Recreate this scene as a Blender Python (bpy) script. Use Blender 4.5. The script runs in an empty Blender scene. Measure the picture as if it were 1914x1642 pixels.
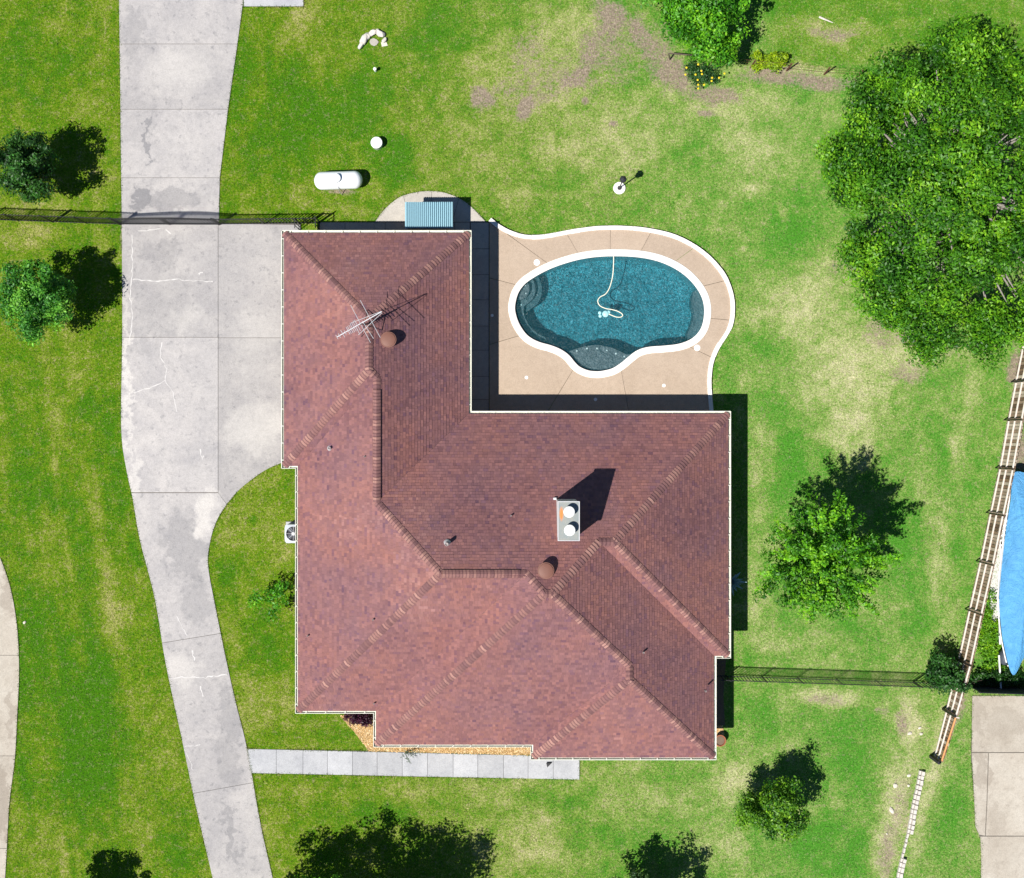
import bpy, bmesh, math, random
import numpy as np
from mathutils import Vector, Matrix
random.seed(7); rng = np.random.default_rng(7)
S = bpy.context.scene
# ------------------------------------------------------------------ camera, sky, sun, exposure
H = 58.0; F = 2320.0; CX = 957.0; CY = 821.0
cam_d = bpy.data.cameras.new('camera'); cam = bpy.data.objects.new('camera', cam_d); S.collection.objects.link(cam)
cam.location = (0, 0, H); cam_d.sensor_fit = 'HORIZONTAL'; cam_d.sensor_width = 36.0
cam_d.lens = 36.0 * F / 1914.0; cam_d.clip_end = 3000; S.camera = cam
L = Vector((0.4808, 0.3365, -1.0)).normalized()
ELEV = math.asin(-L.z); AZ = math.atan2(-L.x, -L.y)
w = bpy.data.worlds.new('World'); S.world = w; w.use_nodes = True
nt = w.node_tree; nt.nodes.clear()
sky = nt.nodes.new('ShaderNodeTexSky'); sky.sky_type = 'NISHITA'; sky.sun_disc = False
sky.sun_elevation = ELEV; sky.sun_rotation = AZ % (2 * math.pi); sky.air_density = 1.0; sky.dust_density = 0.0; sky.ozone_density = 8.0
bg = nt.nodes.new('ShaderNodeBackground'); bg.inputs[1].default_value = 0.056
wo = nt.nodes.new('ShaderNodeOutputWorld'); nt.links.new(sky.outputs[0], bg.inputs[0]); nt.links.new(bg.outputs[0], wo.inputs[0])
sd = bpy.data.lights.new('sun', 'SUN'); sd.energy = 5.0; sd.angle = math.radians(0.5); sd.color = (1.0, 0.965, 0.91)
sun = bpy.data.objects.new('sun', sd); S.collection.objects.link(sun); sun.location = (-30, -20, 80)
sun.rotation_euler = L.to_track_quat('-Z', 'Y').to_euler()
S.view_settings.view_transform = 'Standard'; S.view_settings.look = 'None'
S.view_settings.exposure = 0.48; S.view_settings.gamma = 1.0; S.view_settings.use_curve_mapping = False
# ------------------------------------------------------------------ helpers
COL = S.collection
def W2(px, py, z=0.0):
    k = (H - z) / F
    return ((px - CX) * k, -(py - CY) * k)
def W(px, py, z=0.0):
    a = W2(px, py, z); return Vector((a[0], a[1], z))
def polyw(pts, z=0.0): return [W2(p[0], p[1], z) for p in pts]
def tag(o, label=None, cat=None, group=None, kind=None):
    if label: o['label'] = label
    if cat: o['category'] = cat
    if group: o['group'] = group
    if kind: o['kind'] = kind
    return o
def empty(name, loc):
    o = bpy.data.objects.new(name, None); COL.objects.link(o); o.location = loc; o.empty_display_size = 0.2
    return o
def link(name, me, mat=None, parent=None, loc=(0, 0, 0)):
    o = bpy.data.objects.new(name, me); COL.objects.link(o); o.location = loc
    if parent is not None: o.parent = parent
    if mat is not None and len(me.materials) == 0: me.materials.append(mat)
    return o
def wloc(o):
    v = Vector(o.location); p = o.parent
    while p is not None: v = v + Vector(p.location); p = p.parent
    return v
class MB:
    def __init__(s): s.v = []; s.f = []
    def add(s, vs, fs):
        n = len(s.v); s.v += [tuple(v) for v in vs]; s.f += [tuple(i + n for i in f) for f in fs]; return s
    def prism(s, poly, z0, z1, top=True, bottom=True):
        n = len(poly)
        a = sum(poly[i][0] * poly[(i + 1) % n][1] - poly[(i + 1) % n][0] * poly[i][1] for i in range(n))
        if a < 0: poly = poly[::-1]
        vs = [(p[0], p[1], z0) for p in poly] + [(p[0], p[1], z1) for p in poly]
        fs = [(i, (i + 1) % n, n + (i + 1) % n, n + i) for i in range(n)]
        if top: fs.append(tuple(range(n, 2 * n)))
        if bottom: fs.append(tuple(range(n - 1, -1, -1)))
        return s.add(vs, fs)
    def box(s, x0, x1, y0, y1, z0, z1): return s.prism([(x0, y0), (x1, y0), (x1, y1), (x0, y1)], z0, z1)
    def obox(s, c, ax, ay, az):   # oriented box: centre and half axes
        c = Vector(c); ax = Vector(ax); ay = Vector(ay); az = Vector(az)
        vs = [c + ax * i + ay * j + az * k for k in (-1, 1) for j in (-1, 1) for i in (-1, 1)]
        return s.add(vs, [(0, 2, 3, 1), (4, 5, 7, 6), (0, 1, 5, 4), (2, 6, 7, 3), (0, 4, 6, 2), (1, 3, 7, 5)])
    def beam(s, a, b, wd, ht=None, up=(0, 0, 1)):
        a = Vector(a); b = Vector(b); d = b - a; ht = ht or wd; u = Vector(up)
        if abs(d.normalized().dot(u)) > 0.98: u = Vector((1, 0, 0))
        sd_ = d.cross(u).normalized(); up2 = sd_.cross(d).normalized()
        return s.obox((a + b) / 2, d / 2, sd_ * wd / 2, up2 * ht / 2)
    def tube(s, path, rads, n=8, cap=True):
        path = [Vector(p) for p in path]
        if not hasattr(rads, '__len__'): rads = [rads] * len(path)
        vs = []; prev = None
        for i, p in enumerate(path):
            d = (path[min(i + 1, len(path) - 1)] - path[max(i - 1, 0)]).normalized()
            if prev is None:
                prev = d.cross(Vector((0.31, 0.17, 0.93)));
                if prev.length < 0.05: prev = d.cross(Vector((1, 0, 0)))
            sx = (prev - d * prev.dot(d)).normalized(); sy = d.cross(sx); prev = sx
            for k in range(n):
                t = 2 * math.pi * k / n; vs.append(p + (sx * math.cos(t) + sy * math.sin(t)) * rads[i])
        fs = []
        for i in range(len(path) - 1):
            for k in range(n):
                fs.append((i * n + k, i * n + (k + 1) % n, (i + 1) * n + (k + 1) % n, (i + 1) * n + k))
        if cap: fs.append(tuple(range(n - 1, -1, -1))); fs.append(tuple(range((len(path) - 1) * n, len(path) * n)))
        return s.add(vs, fs)
    def lathe(s, c, prof, n=24):   # prof (r,z)
        vs = [];
        for r, z in prof:
            for k in range(n):
                t = 2 * math.pi * k / n; vs.append((c[0] + r * math.cos(t), c[1] + r * math.sin(t), c[2] + z))
        fs = []
        for i in range(len(prof) - 1):
            for k in range(n): fs.append((i * n + k, i * n + (k + 1) % n, (i + 1) * n + (k + 1) % n, (i + 1) * n + k))
        fs.append(tuple(range(n - 1, -1, -1))); fs.append(tuple(range((len(prof) - 1) * n, len(prof) * n)))
        return s.add(vs, fs)
    def build(s, name, mat, parent=None, loc=None, smooth=False):
        o0 = wloc(parent) if parent is not None else Vector((0, 0, 0))
        if loc is None: loc = o0
        loc = Vector(loc)
        me = bpy.data.meshes.new(name)
        me.from_pydata([(v[0] - loc.x, v[1] - loc.y, v[2] - loc.z) for v in s.v], [], s.f); me.update()
        if smooth: me.polygons.foreach_set('use_smooth', [True] * len(me.polygons))
        return link(name, me, mat, parent, loc - o0)
def smooth_angle(o, deg=35):
    me = o.data; bm = bmesh.new(); bm.from_mesh(me)
    for f in bm.faces: f.smooth = True
    for e in bm.edges:
        if len(e.link_faces) == 2 and e.calc_face_angle(0) > math.radians(deg): e.smooth = False
    bm.to_mesh(me); bm.free(); return o
def catmull(pts, closed=False, n=8):
    out = []; N = len(pts)
    rngi = range(N) if closed else range(N - 1)
    for i in rngi:
        g = lambda k: np.array(pts[k % N] if closed else pts[min(max(k, 0), N - 1)], float)
        p0, p1, p2, p3 = g(i - 1), g(i), g(i + 1), g(i + 2)
        for j in range(n):
            t = j / n
            out.append(tuple(0.5 * ((2 * p1) + (p2 - p0) * t + (2 * p0 - 5 * p1 + 4 * p2 - p3) * t * t + (3 * p1 - p0 - 3 * p2 + p3) * t ** 3)))
    if not closed: out.append(tuple(pts[-1]))
    return out
def offset_closed(poly, d):   # positive = inwards for a counter-clockwise polygon
    P = np.array(poly); a = np.sum(P[:, 0] * np.roll(P[:, 1], -1) - np.roll(P[:, 0], -1) * P[:, 1])
    T = np.roll(P, -1, 0) - np.roll(P, 1, 0); T /= np.linalg.norm(T, axis=1)[:, None]
    Nn = np.stack([-T[:, 1], T[:, 0]], 1) * (1 if a > 0 else -1)
    return [tuple(p) for p in P + Nn * d]
def inpoly(x, y, poly):
    r = np.zeros(x.shape, bool); n = len(poly); j = n - 1
    for i in range(n):
        xi, yi = poly[i]; xj, yj = poly[j]
        if yi != yj:
            r ^= ((yi > y) != (yj > y)) & (x < (xj - xi) * (y - yi) / (yj - yi) + xi)
        j = i
    return r
_lat = np.random.default_rng(3).random((128, 128))
def vn(x, y, s, seed=0):
    x = np.asarray(x) / s + seed * 17.31; y = np.asarray(y) / s + seed * 9.77
    xi = np.floor(x).astype(int); yi = np.floor(y).astype(int); fx = x - xi; fy = y - yi
    fx = fx * fx * (3 - 2 * fx); fy = fy * fy * (3 - 2 * fy)
    a = _lat[xi % 128, yi % 128]; b = _lat[(xi + 1) % 128, yi % 128]; c = _lat[xi % 128, (yi + 1) % 128]; d = _lat[(xi + 1) % 128, (yi + 1) % 128]
    return (a * (1 - fx) + b * fx) * (1 - fy) + (c * (1 - fx) + d * fx) * fy
def fbm(x, y, s, seed=0, o=4):
    r = 0; t = 0; a = 1.0
    for k in range(o): r = r + a * vn(x, y, s / 2 ** k, seed + k * 3); t += a; a *= 0.55
    return r / t
def sstep(a, b, x):
    t = np.clip((x - a) / (b - a), 0, 1); return t * t * (3 - 2 * t)
# ------------------------------------------------------------------ materials
def newmat(name):
    m = bpy.data.materials.new(name); m.use_nodes = True; n = m.node_tree; n.nodes.clear()
    out = n.nodes.new('ShaderNodeOutputMaterial'); return m, n, out
def nd(n, t, **kw):
    x = n.nodes.new(t)
    for k, v in kw.items():
        if k in ('inp',):
            for a, b in v.items(): x.inputs[a].default_value = b
        else: setattr(x, k, v)
    return x
def ramp(n, src, stops, interp='LINEAR'):
    r = n.nodes.new('ShaderNodeValToRGB'); r.color_ramp.interpolation = interp; cr = r.color_ramp
    while len(cr.elements) < len(stops): cr.elements.new(0.5)
    for e, (p, c) in zip(cr.elements, stops): e.position = p; e.color = (c[0], c[1], c[2], 1) if hasattr(c, '__len__') else (c, c, c, 1)
    n.links.new(src, r.inputs[0]); return r.outputs[0]
def mixc(n, fac, a, b, mode='MIX'):
    m = n.nodes.new('ShaderNodeMix'); m.data_type = 'RGBA'; m.blend_type = mode
    for i, v in ((0, fac), (6, a), (7, b)):
        if hasattr(v, 'is_output') or isinstance(v, bpy.types.NodeSocket): n.links.new(v, m.inputs[i])
        elif i == 0: m.inputs[0].default_value = v
        else: m.inputs[i].default_value = (*v, 1) if hasattr(v, '__len__') else (v, v, v, 1)
    return m.outputs[2]
def noise(n, vec, scale, detail=4, rough=0.6, dist=0.0):
    x = nd(n, 'ShaderNodeTexNoise', inp={'Scale': scale, 'Detail': detail, 'Roughness': rough, 'Distortion': dist}); n.links.new(vec, x.inputs['Vector']); return x.outputs['Fac']
def wpos(n): return n.nodes.new('ShaderNodeNewGeometry').outputs['Position']
def bsdf(n, out, col, rough=0.85, metal=0.0, bump=None, bstr=0.3, bdist=0.02, spec=0.3):
    b = nd(n, 'ShaderNodeBsdfPrincipled', inp={'Roughness': rough, 'Metallic': metal, 'Specular IOR Level': spec})
    if isinstance(col, bpy.types.NodeSocket): n.links.new(col, b.inputs['Base Color'])
    else: b.inputs['Base Color'].default_value = (*col, 1)
    if bump is not None:
        bp = nd(n, 'ShaderNodeBump', inp={'Strength': bstr, 'Distance': bdist}); n.links.new(bump, bp.inputs['Height']); n.links.new(bp.outputs[0], b.inputs['Normal'])
    n.links.new(b.outputs[0], out.inputs[0]); return b
def plain(name, col, rough=0.6, metal=0.0, var=0.12, scale=6.0, spec=0.4, bstr=0.1):
    m, n, out = newmat(name); p = wpos(n); f = noise(n, p, scale)
    c = mixc(n, f, tuple(x * (1 - var) for x in col), tuple(min(1, x * (1 + var)) for x in col))
    bsdf(n, out, c, rough, metal, noise(n, p, scale * 8), bstr, 0.005, spec); return m
def blob(n, vec, px, py, rx, ry, ang=0.0, soft=0.7):
    c = W2(px, py); k = H / F
    mp = nd(n, 'ShaderNodeMapping', vector_type='TEXTURE'); mp.inputs['Location'].default_value = (c[0], c[1], 0)
    mp.inputs['Rotation'].default_value = (0, 0, math.radians(ang)); mp.inputs['Scale'].default_value = (rx * k, ry * k, 1000)
    n.links.new(vec, mp.inputs[0]); ln = nd(n, 'ShaderNodeVectorMath', operation='LENGTH'); n.links.new(mp.outputs[0], ln.inputs[0])
    mr = nd(n, 'ShaderNodeMapRange', interpolation_type='SMOOTHSTEP'); mr.inputs[1].default_value = 1.0; mr.inputs[2].default_value = 1.0 - soft
    n.links.new(ln.outputs['Value'], mr.inputs[0]); return mr.outputs[0]
def concrete(name, lo, hi, stain, stains=(), objvar=0.12, light=None, lights=()):
    m, n, out = newmat(name); p = wpos(n)
    dn = nd(n, 'ShaderNodeTexNoise', inp={'Scale': 1.1, 'Detail': 5, 'Roughness': 0.65}); n.links.new(p, dn.inputs['Vector'])
    sub = nd(n, 'ShaderNodeVectorMath', operation='SUBTRACT'); n.links.new(dn.outputs['Color'], sub.inputs[0]); sub.inputs[1].default_value = (0.5, 0.5, 0.5)
    sc = nd(n, 'ShaderNodeVectorMath', operation='SCALE'); n.links.new(sub.outputs[0], sc.inputs[0]); sc.inputs['Scale'].default_value = 2.6
    ad = nd(n, 'ShaderNodeVectorMath', operation='ADD'); n.links.new(p, ad.inputs[0]); n.links.new(sc.outputs[0], ad.inputs[1]); q = ad.outputs[0]
    f1 = noise(n, p, 0.55, 6, 0.62, 0.6); c = ramp(n, f1, [(0.3, lo), (0.7, hi)]); rag = noise(n, p, 3.2, 6, 0.75)
    f2 = noise(n, p, 2.6, 6, 0.7, 0.5); c = mixc(n, ramp(n, f2, [(0.5, 0.0), (0.75, 0.35)]), c, stain)
    for (x, y, rx, ry, a, s) in stains:
        b = blob(n, q, x, y, rx * 1.15, ry * 1.15, a, 0.9); m0 = nd(n, 'ShaderNodeMath', operation='MULTIPLY_ADD'); n.links.new(rag, m0.inputs[0]); m0.inputs[1].default_value = 1.1; n.links.new(b, m0.inputs[2]); b = ramp(n, m0.outputs[0], [(0.62, 0.0), (0.95, 0.42), (1.45, 0.9)]); mm = nd(n, 'ShaderNodeMath', operation='MULTIPLY'); n.links.new(b, mm.inputs[0]); mm.inputs[1].default_value = s
        c = mixc(n, mm.outputs[0], c, stain)
    for (x, y, rx, ry, a, s) in lights:
        b = blob(n, q, x, y, rx, ry, a); mm = nd(n, 'ShaderNodeMath', operation='MULTIPLY'); n.links.new(b, mm.inputs[0]); mm.inputs[1].default_value = s
        c = mixc(n, mm.outputs[0], c, light)
    f4 = noise(n, p, 6, 6, 0.75, 0.4); c = mixc(n, 0.5, c, ramp(n, f4, [(0.3, 0.8), (0.5, 1.0), (0.72, 1.14)]), 'MULTIPLY')
    f3 = noise(n, p, 22, 4, 0.7); c = mixc(n, 0.55, c, ramp(n, f3, [(0.3, 0.72), (0.7, 1.22)]), 'MULTIPLY')
    oi = n.nodes.new('ShaderNodeObjectInfo'); c = mixc(n, 1.0, c, ramp(n, oi.outputs['Random'], [(0, 1 - objvar), (1, 1 + objvar * 0.4)]), 'MULTIPLY')
    bsdf(n, out, c, 0.9, 0, f3, 0.25, 0.006, 0.2); return m
M = {}
M['drive'] = concrete('driveway_concrete', (0.325, 0.31, 0.308), (0.435, 0.41, 0.39), (0.205, 0.20, 0.205),
    [(279, 265, 9, 62, 0, .9), (262, 225, 45, 60, 0, .25), (345, 1030, 55, 85, 12, .5), (370, 1130, 40, 65, 10, .42), (430, 1330, 24, 80, 12, .42), (425, 1420, 35, 70, 10, .42),
     (265, 375, 32, 28, 20, 1.0), (330, 375, 70, 34, 0, .55), (250, 60, 30, 60, 0, .4), (300, 470, 50, 40, 0, .35), (430, 1560, 14, 90, 12, .55), (275, 650, 45, 26, 0, .25), (310, 560, 60, 90, 0, .2)],
    light=(0.56, 0.53, 0.49), lights=[(480, 800, 80, 60, 20, .6), (235, 700, 9, 260, 0, .55), (250, 880, 14, 60, -8, .5), (330, 130, 90, 60, 0, .4), (345, 600, 40, 40, 0, .35), (385, 960, 30, 60, -10, .6), (345, 1250, 40, 50, 0, .5), (480, 640, 60, 90, 0, .3)])
M['walk'] = concrete('walkway_concrete', (0.34, 0.345, 0.36), (0.46, 0.46, 0.465), (0.25, 0.25, 0.27), objvar=0.13)
M['neighbour'] = concrete('weathered_tan_concrete', (0.37, 0.325, 0.265), (0.47, 0.43, 0.365), (0.27, 0.23, 0.185), [(15, 1100, 20, 60, 0, .6), (5, 1500, 24, 90, 0, .8), (25, 1330, 14, 60, 0, .6), (1835, 1440, 22, 60, 0, .6), (1880, 1350, 60, 40, 0, .4), (1860, 1540, 30, 50, 0, .4), (1825, 1330, 14, 60, 0, .5)])
M['patio'] = concrete('patio_concrete', (0.37, 0.34, 0.30), (0.45, 0.42, 0.37), (0.28, 0.26, 0.24))
M['deck'] = concrete('pool_deck_tan_coating', (0.375, 0.292, 0.220), (0.425, 0.336, 0.258), (0.33, 0.25, 0.18), objvar=0.06)
M['joint'] = plain('joint_soil', (0.12, 0.105, 0.09), 0.95)
M['crack'] = plain('pale_crack_filler', (0.53, 0.51, 0.49), 0.9)
M['white'] = plain('white_paint', (0.80, 0.79, 0.76), 0.45)
M['gutter'] = plain('cream_gutter_enamel', (0.62, 0.62, 0.53), 0.45, var=0.14)
M['coping'] = plain('white_limestone_coping', (0.78, 0.75, 0.70), 0.8, var=0.06, scale=3)
M['edgestone'] = plain('grey_white_limestone', (0.54, 0.50, 0.45), 0.9, var=0.28, scale=6, bstr=0.5)
M['lime'] = plain('white_limestone_block', (0.74, 0.71, 0.66), 0.85, var=0.14, scale=5, bstr=0.4)
M['rock'] = plain('pale_limestone_rock', (0.60, 0.55, 0.46), 0.9, var=0.3, scale=7, bstr=0.6)
M['black'] = plain('black_painted_iron', (0.012, 0.012, 0.014), 0.5)
M['dark'] = plain('dark_stained_board', (0.02, 0.02, 0.028), 0.7)
M['tank'] = plain('white_tank_enamel', (0.80, 0.82, 0.84), 0.3, var=0.03)
M['steel'] = plain('galvanised_steel', (0.50, 0.52, 0.52), 0.5, 0.35, var=0.2, scale=9)
M['alum'] = plain('bare_aluminium', (0.52, 0.52, 0.53), 0.45, 0.3)
M['vent'] = plain('brown_painted_vent', (0.17, 0.072, 0.05), 0.6)
M['pipe'] = plain('grey_vent_pipe', (0.30, 0.26, 0.25), 0.7)
M['mast'] = plain('dark_mast_steel', (0.03, 0.03, 0.035), 0.5)
M['soil'] = plain('soil', (0.16, 0.11, 0.075), 0.95, var=0.3)
M['bark'] = plain('grey_brown_bark', (0.11, 0.085, 0.065), 0.95, var=0.35, scale=12, bstr=0.8)
M['palebark'] = plain('pale_grey_bark', (0.25, 0.225, 0.20), 0.95, var=0.4, scale=10, bstr=0.8)
M['terra'] = plain('terracotta', (0.30, 0.10, 0.05), 0.8)
M['rust'] = plain('rusty_post', (0.13, 0.045, 0.03), 0.9, var=0.3)
M['steelblue'] = plain('slate_grey_cover', (0.06, 0.07, 0.09), 0.6)
M['brick'] = plain('tan_wall_brick', (0.33, 0.23, 0.17), 0.9, var=0.2, scale=9)
M['cream'] = plain('cream_siding', (0.62, 0.60, 0.58), 0.7, var=0.06)
M['hose'] = plain('pale_cream_hose', (0.74, 0.71, 0.56), 0.5, var=0.04)
M['robot'] = plain('pale_aqua_plastic', (0.35, 0.66, 0.68), 0.4)
M['lid'] = plain('white_plastic_lid', (0.78, 0.78, 0.76), 0.5, var=0.03)
M['rail'] = plain('bleached_rail_timber', (0.58, 0.53, 0.47), 0.9, var=0.22, scale=8)
M['newrail'] = plain('new_orange_timber', (0.56, 0.27, 0.11), 0.85, var=0.15)
M['plaster'] = plain('dark_grey_pool_plaster', (0.12, 0.122, 0.132), 0.8, var=0.25, scale=9)
def m_caustic():  # plaster colour with rippling water caustics painted in as light and dark mottle
    m, n, out = newmat('caustic_mottled_plaster'); p = wpos(n); f = noise(n, p, 6.5, 4, 0.6, 2.4); c = ramp(n, f, [(0.36, (0.09, 0.12, 0.13)), (0.5, (0.28, 0.33, 0.34)), (0.60, (0.54, 0.60, 0.61))])
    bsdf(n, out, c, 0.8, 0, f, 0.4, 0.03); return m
M['floorplaster'] = m_caustic()
M['acgrey'] = plain('light_grey_enamel', (0.40, 0.43, 0.47), 0.5, var=0.08)
def m_objrand(name, stops, rough=0.9, scale=20):
    m, n, out = newmat(name); oi = n.nodes.new('ShaderNodeObjectInfo'); c = ramp(n, oi.outputs['Random'], stops, 'LINEAR')
    f = noise(n, wpos(n), scale, 5, 0.7); c = mixc(n, 0.7, c, ramp(n, f, [(0.3, 0.65), (0.7, 1.3)]), 'MULTIPLY'); bsdf(n, out, c, rough, 0, f, 0.3, 0.01, 0.2); return m
SHC = [(0, (0.165, 0.084, 0.092)), (0.3, (0.205, 0.104, 0.105)), (0.6, (0.235, 0.119, 0.115)), (0.85, (0.258, 0.128, 0.115)), (1, (0.300, 0.160, 0.146))]
CAPC = [(0, (0.17, 0.086, 0.086)), (0.4, (0.222, 0.112, 0.104)), (0.75, (0.265, 0.136, 0.118)), (1, (0.33, 0.18, 0.15))]
M['cap'] = m_objrand('shingle_cap', CAPC)
M['picket'] = m_objrand('weathered_cedar', [(0, (0.13, 0.08, 0.05)), (0.3, (0.27, 0.175, 0.11)), (0.7, (0.37, 0.275, 0.20)), (1, (0.56, 0.47, 0.38))], scale=9)
def m_attr(name, rough=0.9, scale=30, lo=0.7, hi=1.3, transl=0.0, spec=0.2, mixf=0.7):
    m, n, out = newmat(name); at = nd(n, 'ShaderNodeAttribute', attribute_name='Col')
    f = noise(n, wpos(n), scale, 4, 0.7); c = mixc(n, mixf, at.outputs['Color'], ramp(n, f, [(0.3, lo), (0.7, hi)]), 'MULTIPLY')
    b = bsdf(n, out, c, rough, 0, None, spec=spec)
    if transl > 0:
        t = n.nodes.new('ShaderNodeBsdfTranslucent'); c2 = mixc(n, 1.0, c, (1.25, 1.25, 0.35), 'MULTIPLY'); n.links.new(c2, t.inputs[0])
        mx = n.nodes.new('ShaderNodeMixShader'); mx.inputs[0].default_value = transl; n.links.new(b.outputs[0], mx.inputs[1]); n.links.new(t.outputs[0], mx.inputs[2]); n.links.new(mx.outputs[0], out.inputs[0])
    return m
M['shingle'] = m_attr('asphalt_shingle', 0.92, 45, 0.72, 1.28)
M['leaf'] = m_attr('leaf', 0.5, 12, 0.85, 1.15, 0.33, 0.4)
M['blade'] = m_attr('grass_blade', 0.7, 9, 0.85, 1.15, 0.2, 0.2)
M['chip'] = m_attr('wood_chip', 0.9, 20)
LUSHC = ((0.042, 0.140, 0.002), (0.056, 0.205, 0.016)); MIDC = ((0.122, 0.190, 0.005), (0.160, 0.256, 0.050)); DRYC = ((0.262, 0.262, 0.075), (0.325, 0.352, 0.150)); STRAWC = ((0.42, 0.38, 0.19), (0.47, 0.44, 0.27))
def lawn_mat():
    m, n, out = newmat('lawn_turf'); p = wpos(n)
    def A(nm): return nd(n, 'ShaderNodeAttribute', attribute_name=nm).outputs['Fac']
    def mth(op, a, b):
        x = nd(n, 'ShaderNodeMath', operation=op)
        for i, v in enumerate((a, b)):
            if isinstance(v, bpy.types.NodeSocket): n.links.new(v, x.inputs[i])
            else: x.inputs[i].default_value = v
        return x.outputs[0]
    f1 = noise(n, p, 7.5, 4, 0.75); f2 = noise(n, p, 24, 3, 0.75); f0 = noise(n, p, 2.6, 4, 0.7)
    def cen(f, k): return mth('MULTIPLY', mth('SUBTRACT', f, 0.5), k)
    dd = mth('ADD', mth('ADD', A('dry'), cen(f0, 0.55)), mth('ADD', cen(f1, 1.9), cen(f2, 1.5)))
    pos = (0.0, 0.42, 0.80, 1.15)
    cl = ramp(n, mth('DIVIDE', dd, 1.15), [(q / 1.15, c[0]) for q, c in zip(pos, (LUSHC, MIDC, DRYC, STRAWC))])
    cr = ramp(n, mth('DIVIDE', dd, 1.15), [(q / 1.15, c[1]) for q, c in zip(pos, (LUSHC, MIDC, DRYC, STRAWC))])
    c = mixc(n, A('side'), cl, cr)
    wl = ramp(n, dd, [(0.0, (0.05, 0.15, 0.004)), (0.45, (0.12, 0.21, 0.008)), (1.0, (0.30, 0.26, 0.12))]); c = mixc(n, A('wild'), c, wl)
    k = ramp(n, mth('ADD', A('dirt'), mth('ADD', cen(f1, 1.7), cen(f0, 1.3))), [(0.10, 0.0), (0.68, 0.95)])
    soil = ramp(n, noise(n, p, 6, 6, 0.75), [(0.3, (0.15, 0.115, 0.088)), (0.55, (0.26, 0.205, 0.155)), (0.75, (0.42, 0.345, 0.265))]); c = mixc(n, k, c, soil)
    c = mixc(n, 0.8, c, ramp(n, noise(n, p, 13, 3, 0.8), [(0.32, 0.50), (0.5, 0.98), (0.68, 1.55)]), 'MULTIPLY')
    bsdf(n, out, c, 0.95, 0, f2, 0.8, 0.04, 0.1); return m
M['lawn'] = lawn_mat()
def water_mat():
    m, n, out = newmat('pool_water'); p = wpos(n)
    a = noise(n, p, 5.5, 3, 0.55, 2.2); b_ = noise(n, p, 1.6, 2, 0.5, 0.8)
    ad = nd(n, 'ShaderNodeMath', operation='ADD'); n.links.new(a, ad.inputs[0]); n.links.new(b_, ad.inputs[1])
    bp = nd(n, 'ShaderNodeBump', inp={'Strength': 1.0, 'Distance': 0.085}); n.links.new(ad.outputs[0], bp.inputs['Height'])
    tr = n.nodes.new('ShaderNodeBsdfTransparent'); tr.inputs[0].default_value = (0.90, 0.97, 0.98, 1)
    di = n.nodes.new('ShaderNodeBsdfDiffuse'); di.inputs[0].default_value = (0.02, 0.30, 0.36, 1); n.links.new(bp.outputs[0], di.inputs['Normal'])
    gl = n.nodes.new('ShaderNodeBsdfGlossy'); gl.inputs['Roughness'].default_value = 0.33; n.links.new(bp.outputs[0], gl.inputs['Normal'])
    fr = nd(n, 'ShaderNodeFresnel', inp={'IOR': 1.33}); n.links.new(bp.outputs[0], fr.inputs['Normal'])
    m1 = n.nodes.new('ShaderNodeMixShader'); m1.inputs[0].default_value = 0.10; n.links.new(tr.outputs[0], m1.inputs[1]); n.links.new(di.outputs[0], m1.inputs[2])
    m2 = n.nodes.new('ShaderNodeMixShader'); n.links.new(fr.outputs[0], m2.inputs[0]); n.links.new(m1.outputs[0], m2.inputs[1]); n.links.new(gl.outputs[0], m2.inputs[2])
    n.links.new(m2.outputs[0], out.inputs[0])
    va = nd(n, 'ShaderNodeVolumeAbsorption', inp={'Color': (0.05, 0.74, 0.84, 1), 'Density': 0.62}); n.links.new(va.outputs[0], out.inputs['Volume'])
    return m
M['water'] = water_mat()
def tarp_mat():
    m, n, out = newmat('blue_tarp'); p = wpos(n); f = noise(n, p, 1.2, 4, 0.6)
    c = ramp(n, f, [(0.3, (0.075, 0.27, 0.52)), (0.7, (0.10, 0.34, 0.60))]); bsdf(n, out, c, 0.55, 0, noise(n, p, 2.2, 6, 0.65, 1.8), 0.8, 0.16, 0.3); return m
M['tarp'] = tarp_mat()
def pan_mat():
    m, n, out = newmat('chimney_pan_metal'); p = wpos(n); f = noise(n, p, 4, 5, 0.6); c = ramp(n, f, [(0.3, (0.20, 0.24, 0.25)), (0.7, (0.29, 0.285, 0.25))])
    c0 = Vector((1.99, -3.02))
    mp = nd(n, 'ShaderNodeMapping', vector_type='TEXTURE'); mp.inputs['Location'].default_value = (c0.x, c0.y, 0); mp.inputs['Scale'].default_value = (0.10, 0.34, 1000)
    n.links.new(p, mp.inputs[0]); ln = nd(n, 'ShaderNodeVectorMath', operation='LENGTH'); n.links.new(mp.outputs[0], ln.inputs[0])
    c = mixc(n, ramp(n, ln.outputs['Value'], [(0.45, 0.95), (1.0, 0.0)]), c, (0.60, 0.20, 0.04)); bsdf(n, out, c, 0.55, 0.2); return m
M['pan'] = pan_mat()
M['corr'] = plain('pale_blue_ribbed_metal', (0.24, 0.42, 0.49), 0.45, 0.15, var=0.06)
M['gravel'] = plain('white_gravel', (0.55, 0.53, 0.50), 0.95, var=0.4, scale=14, bstr=0.8)
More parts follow.
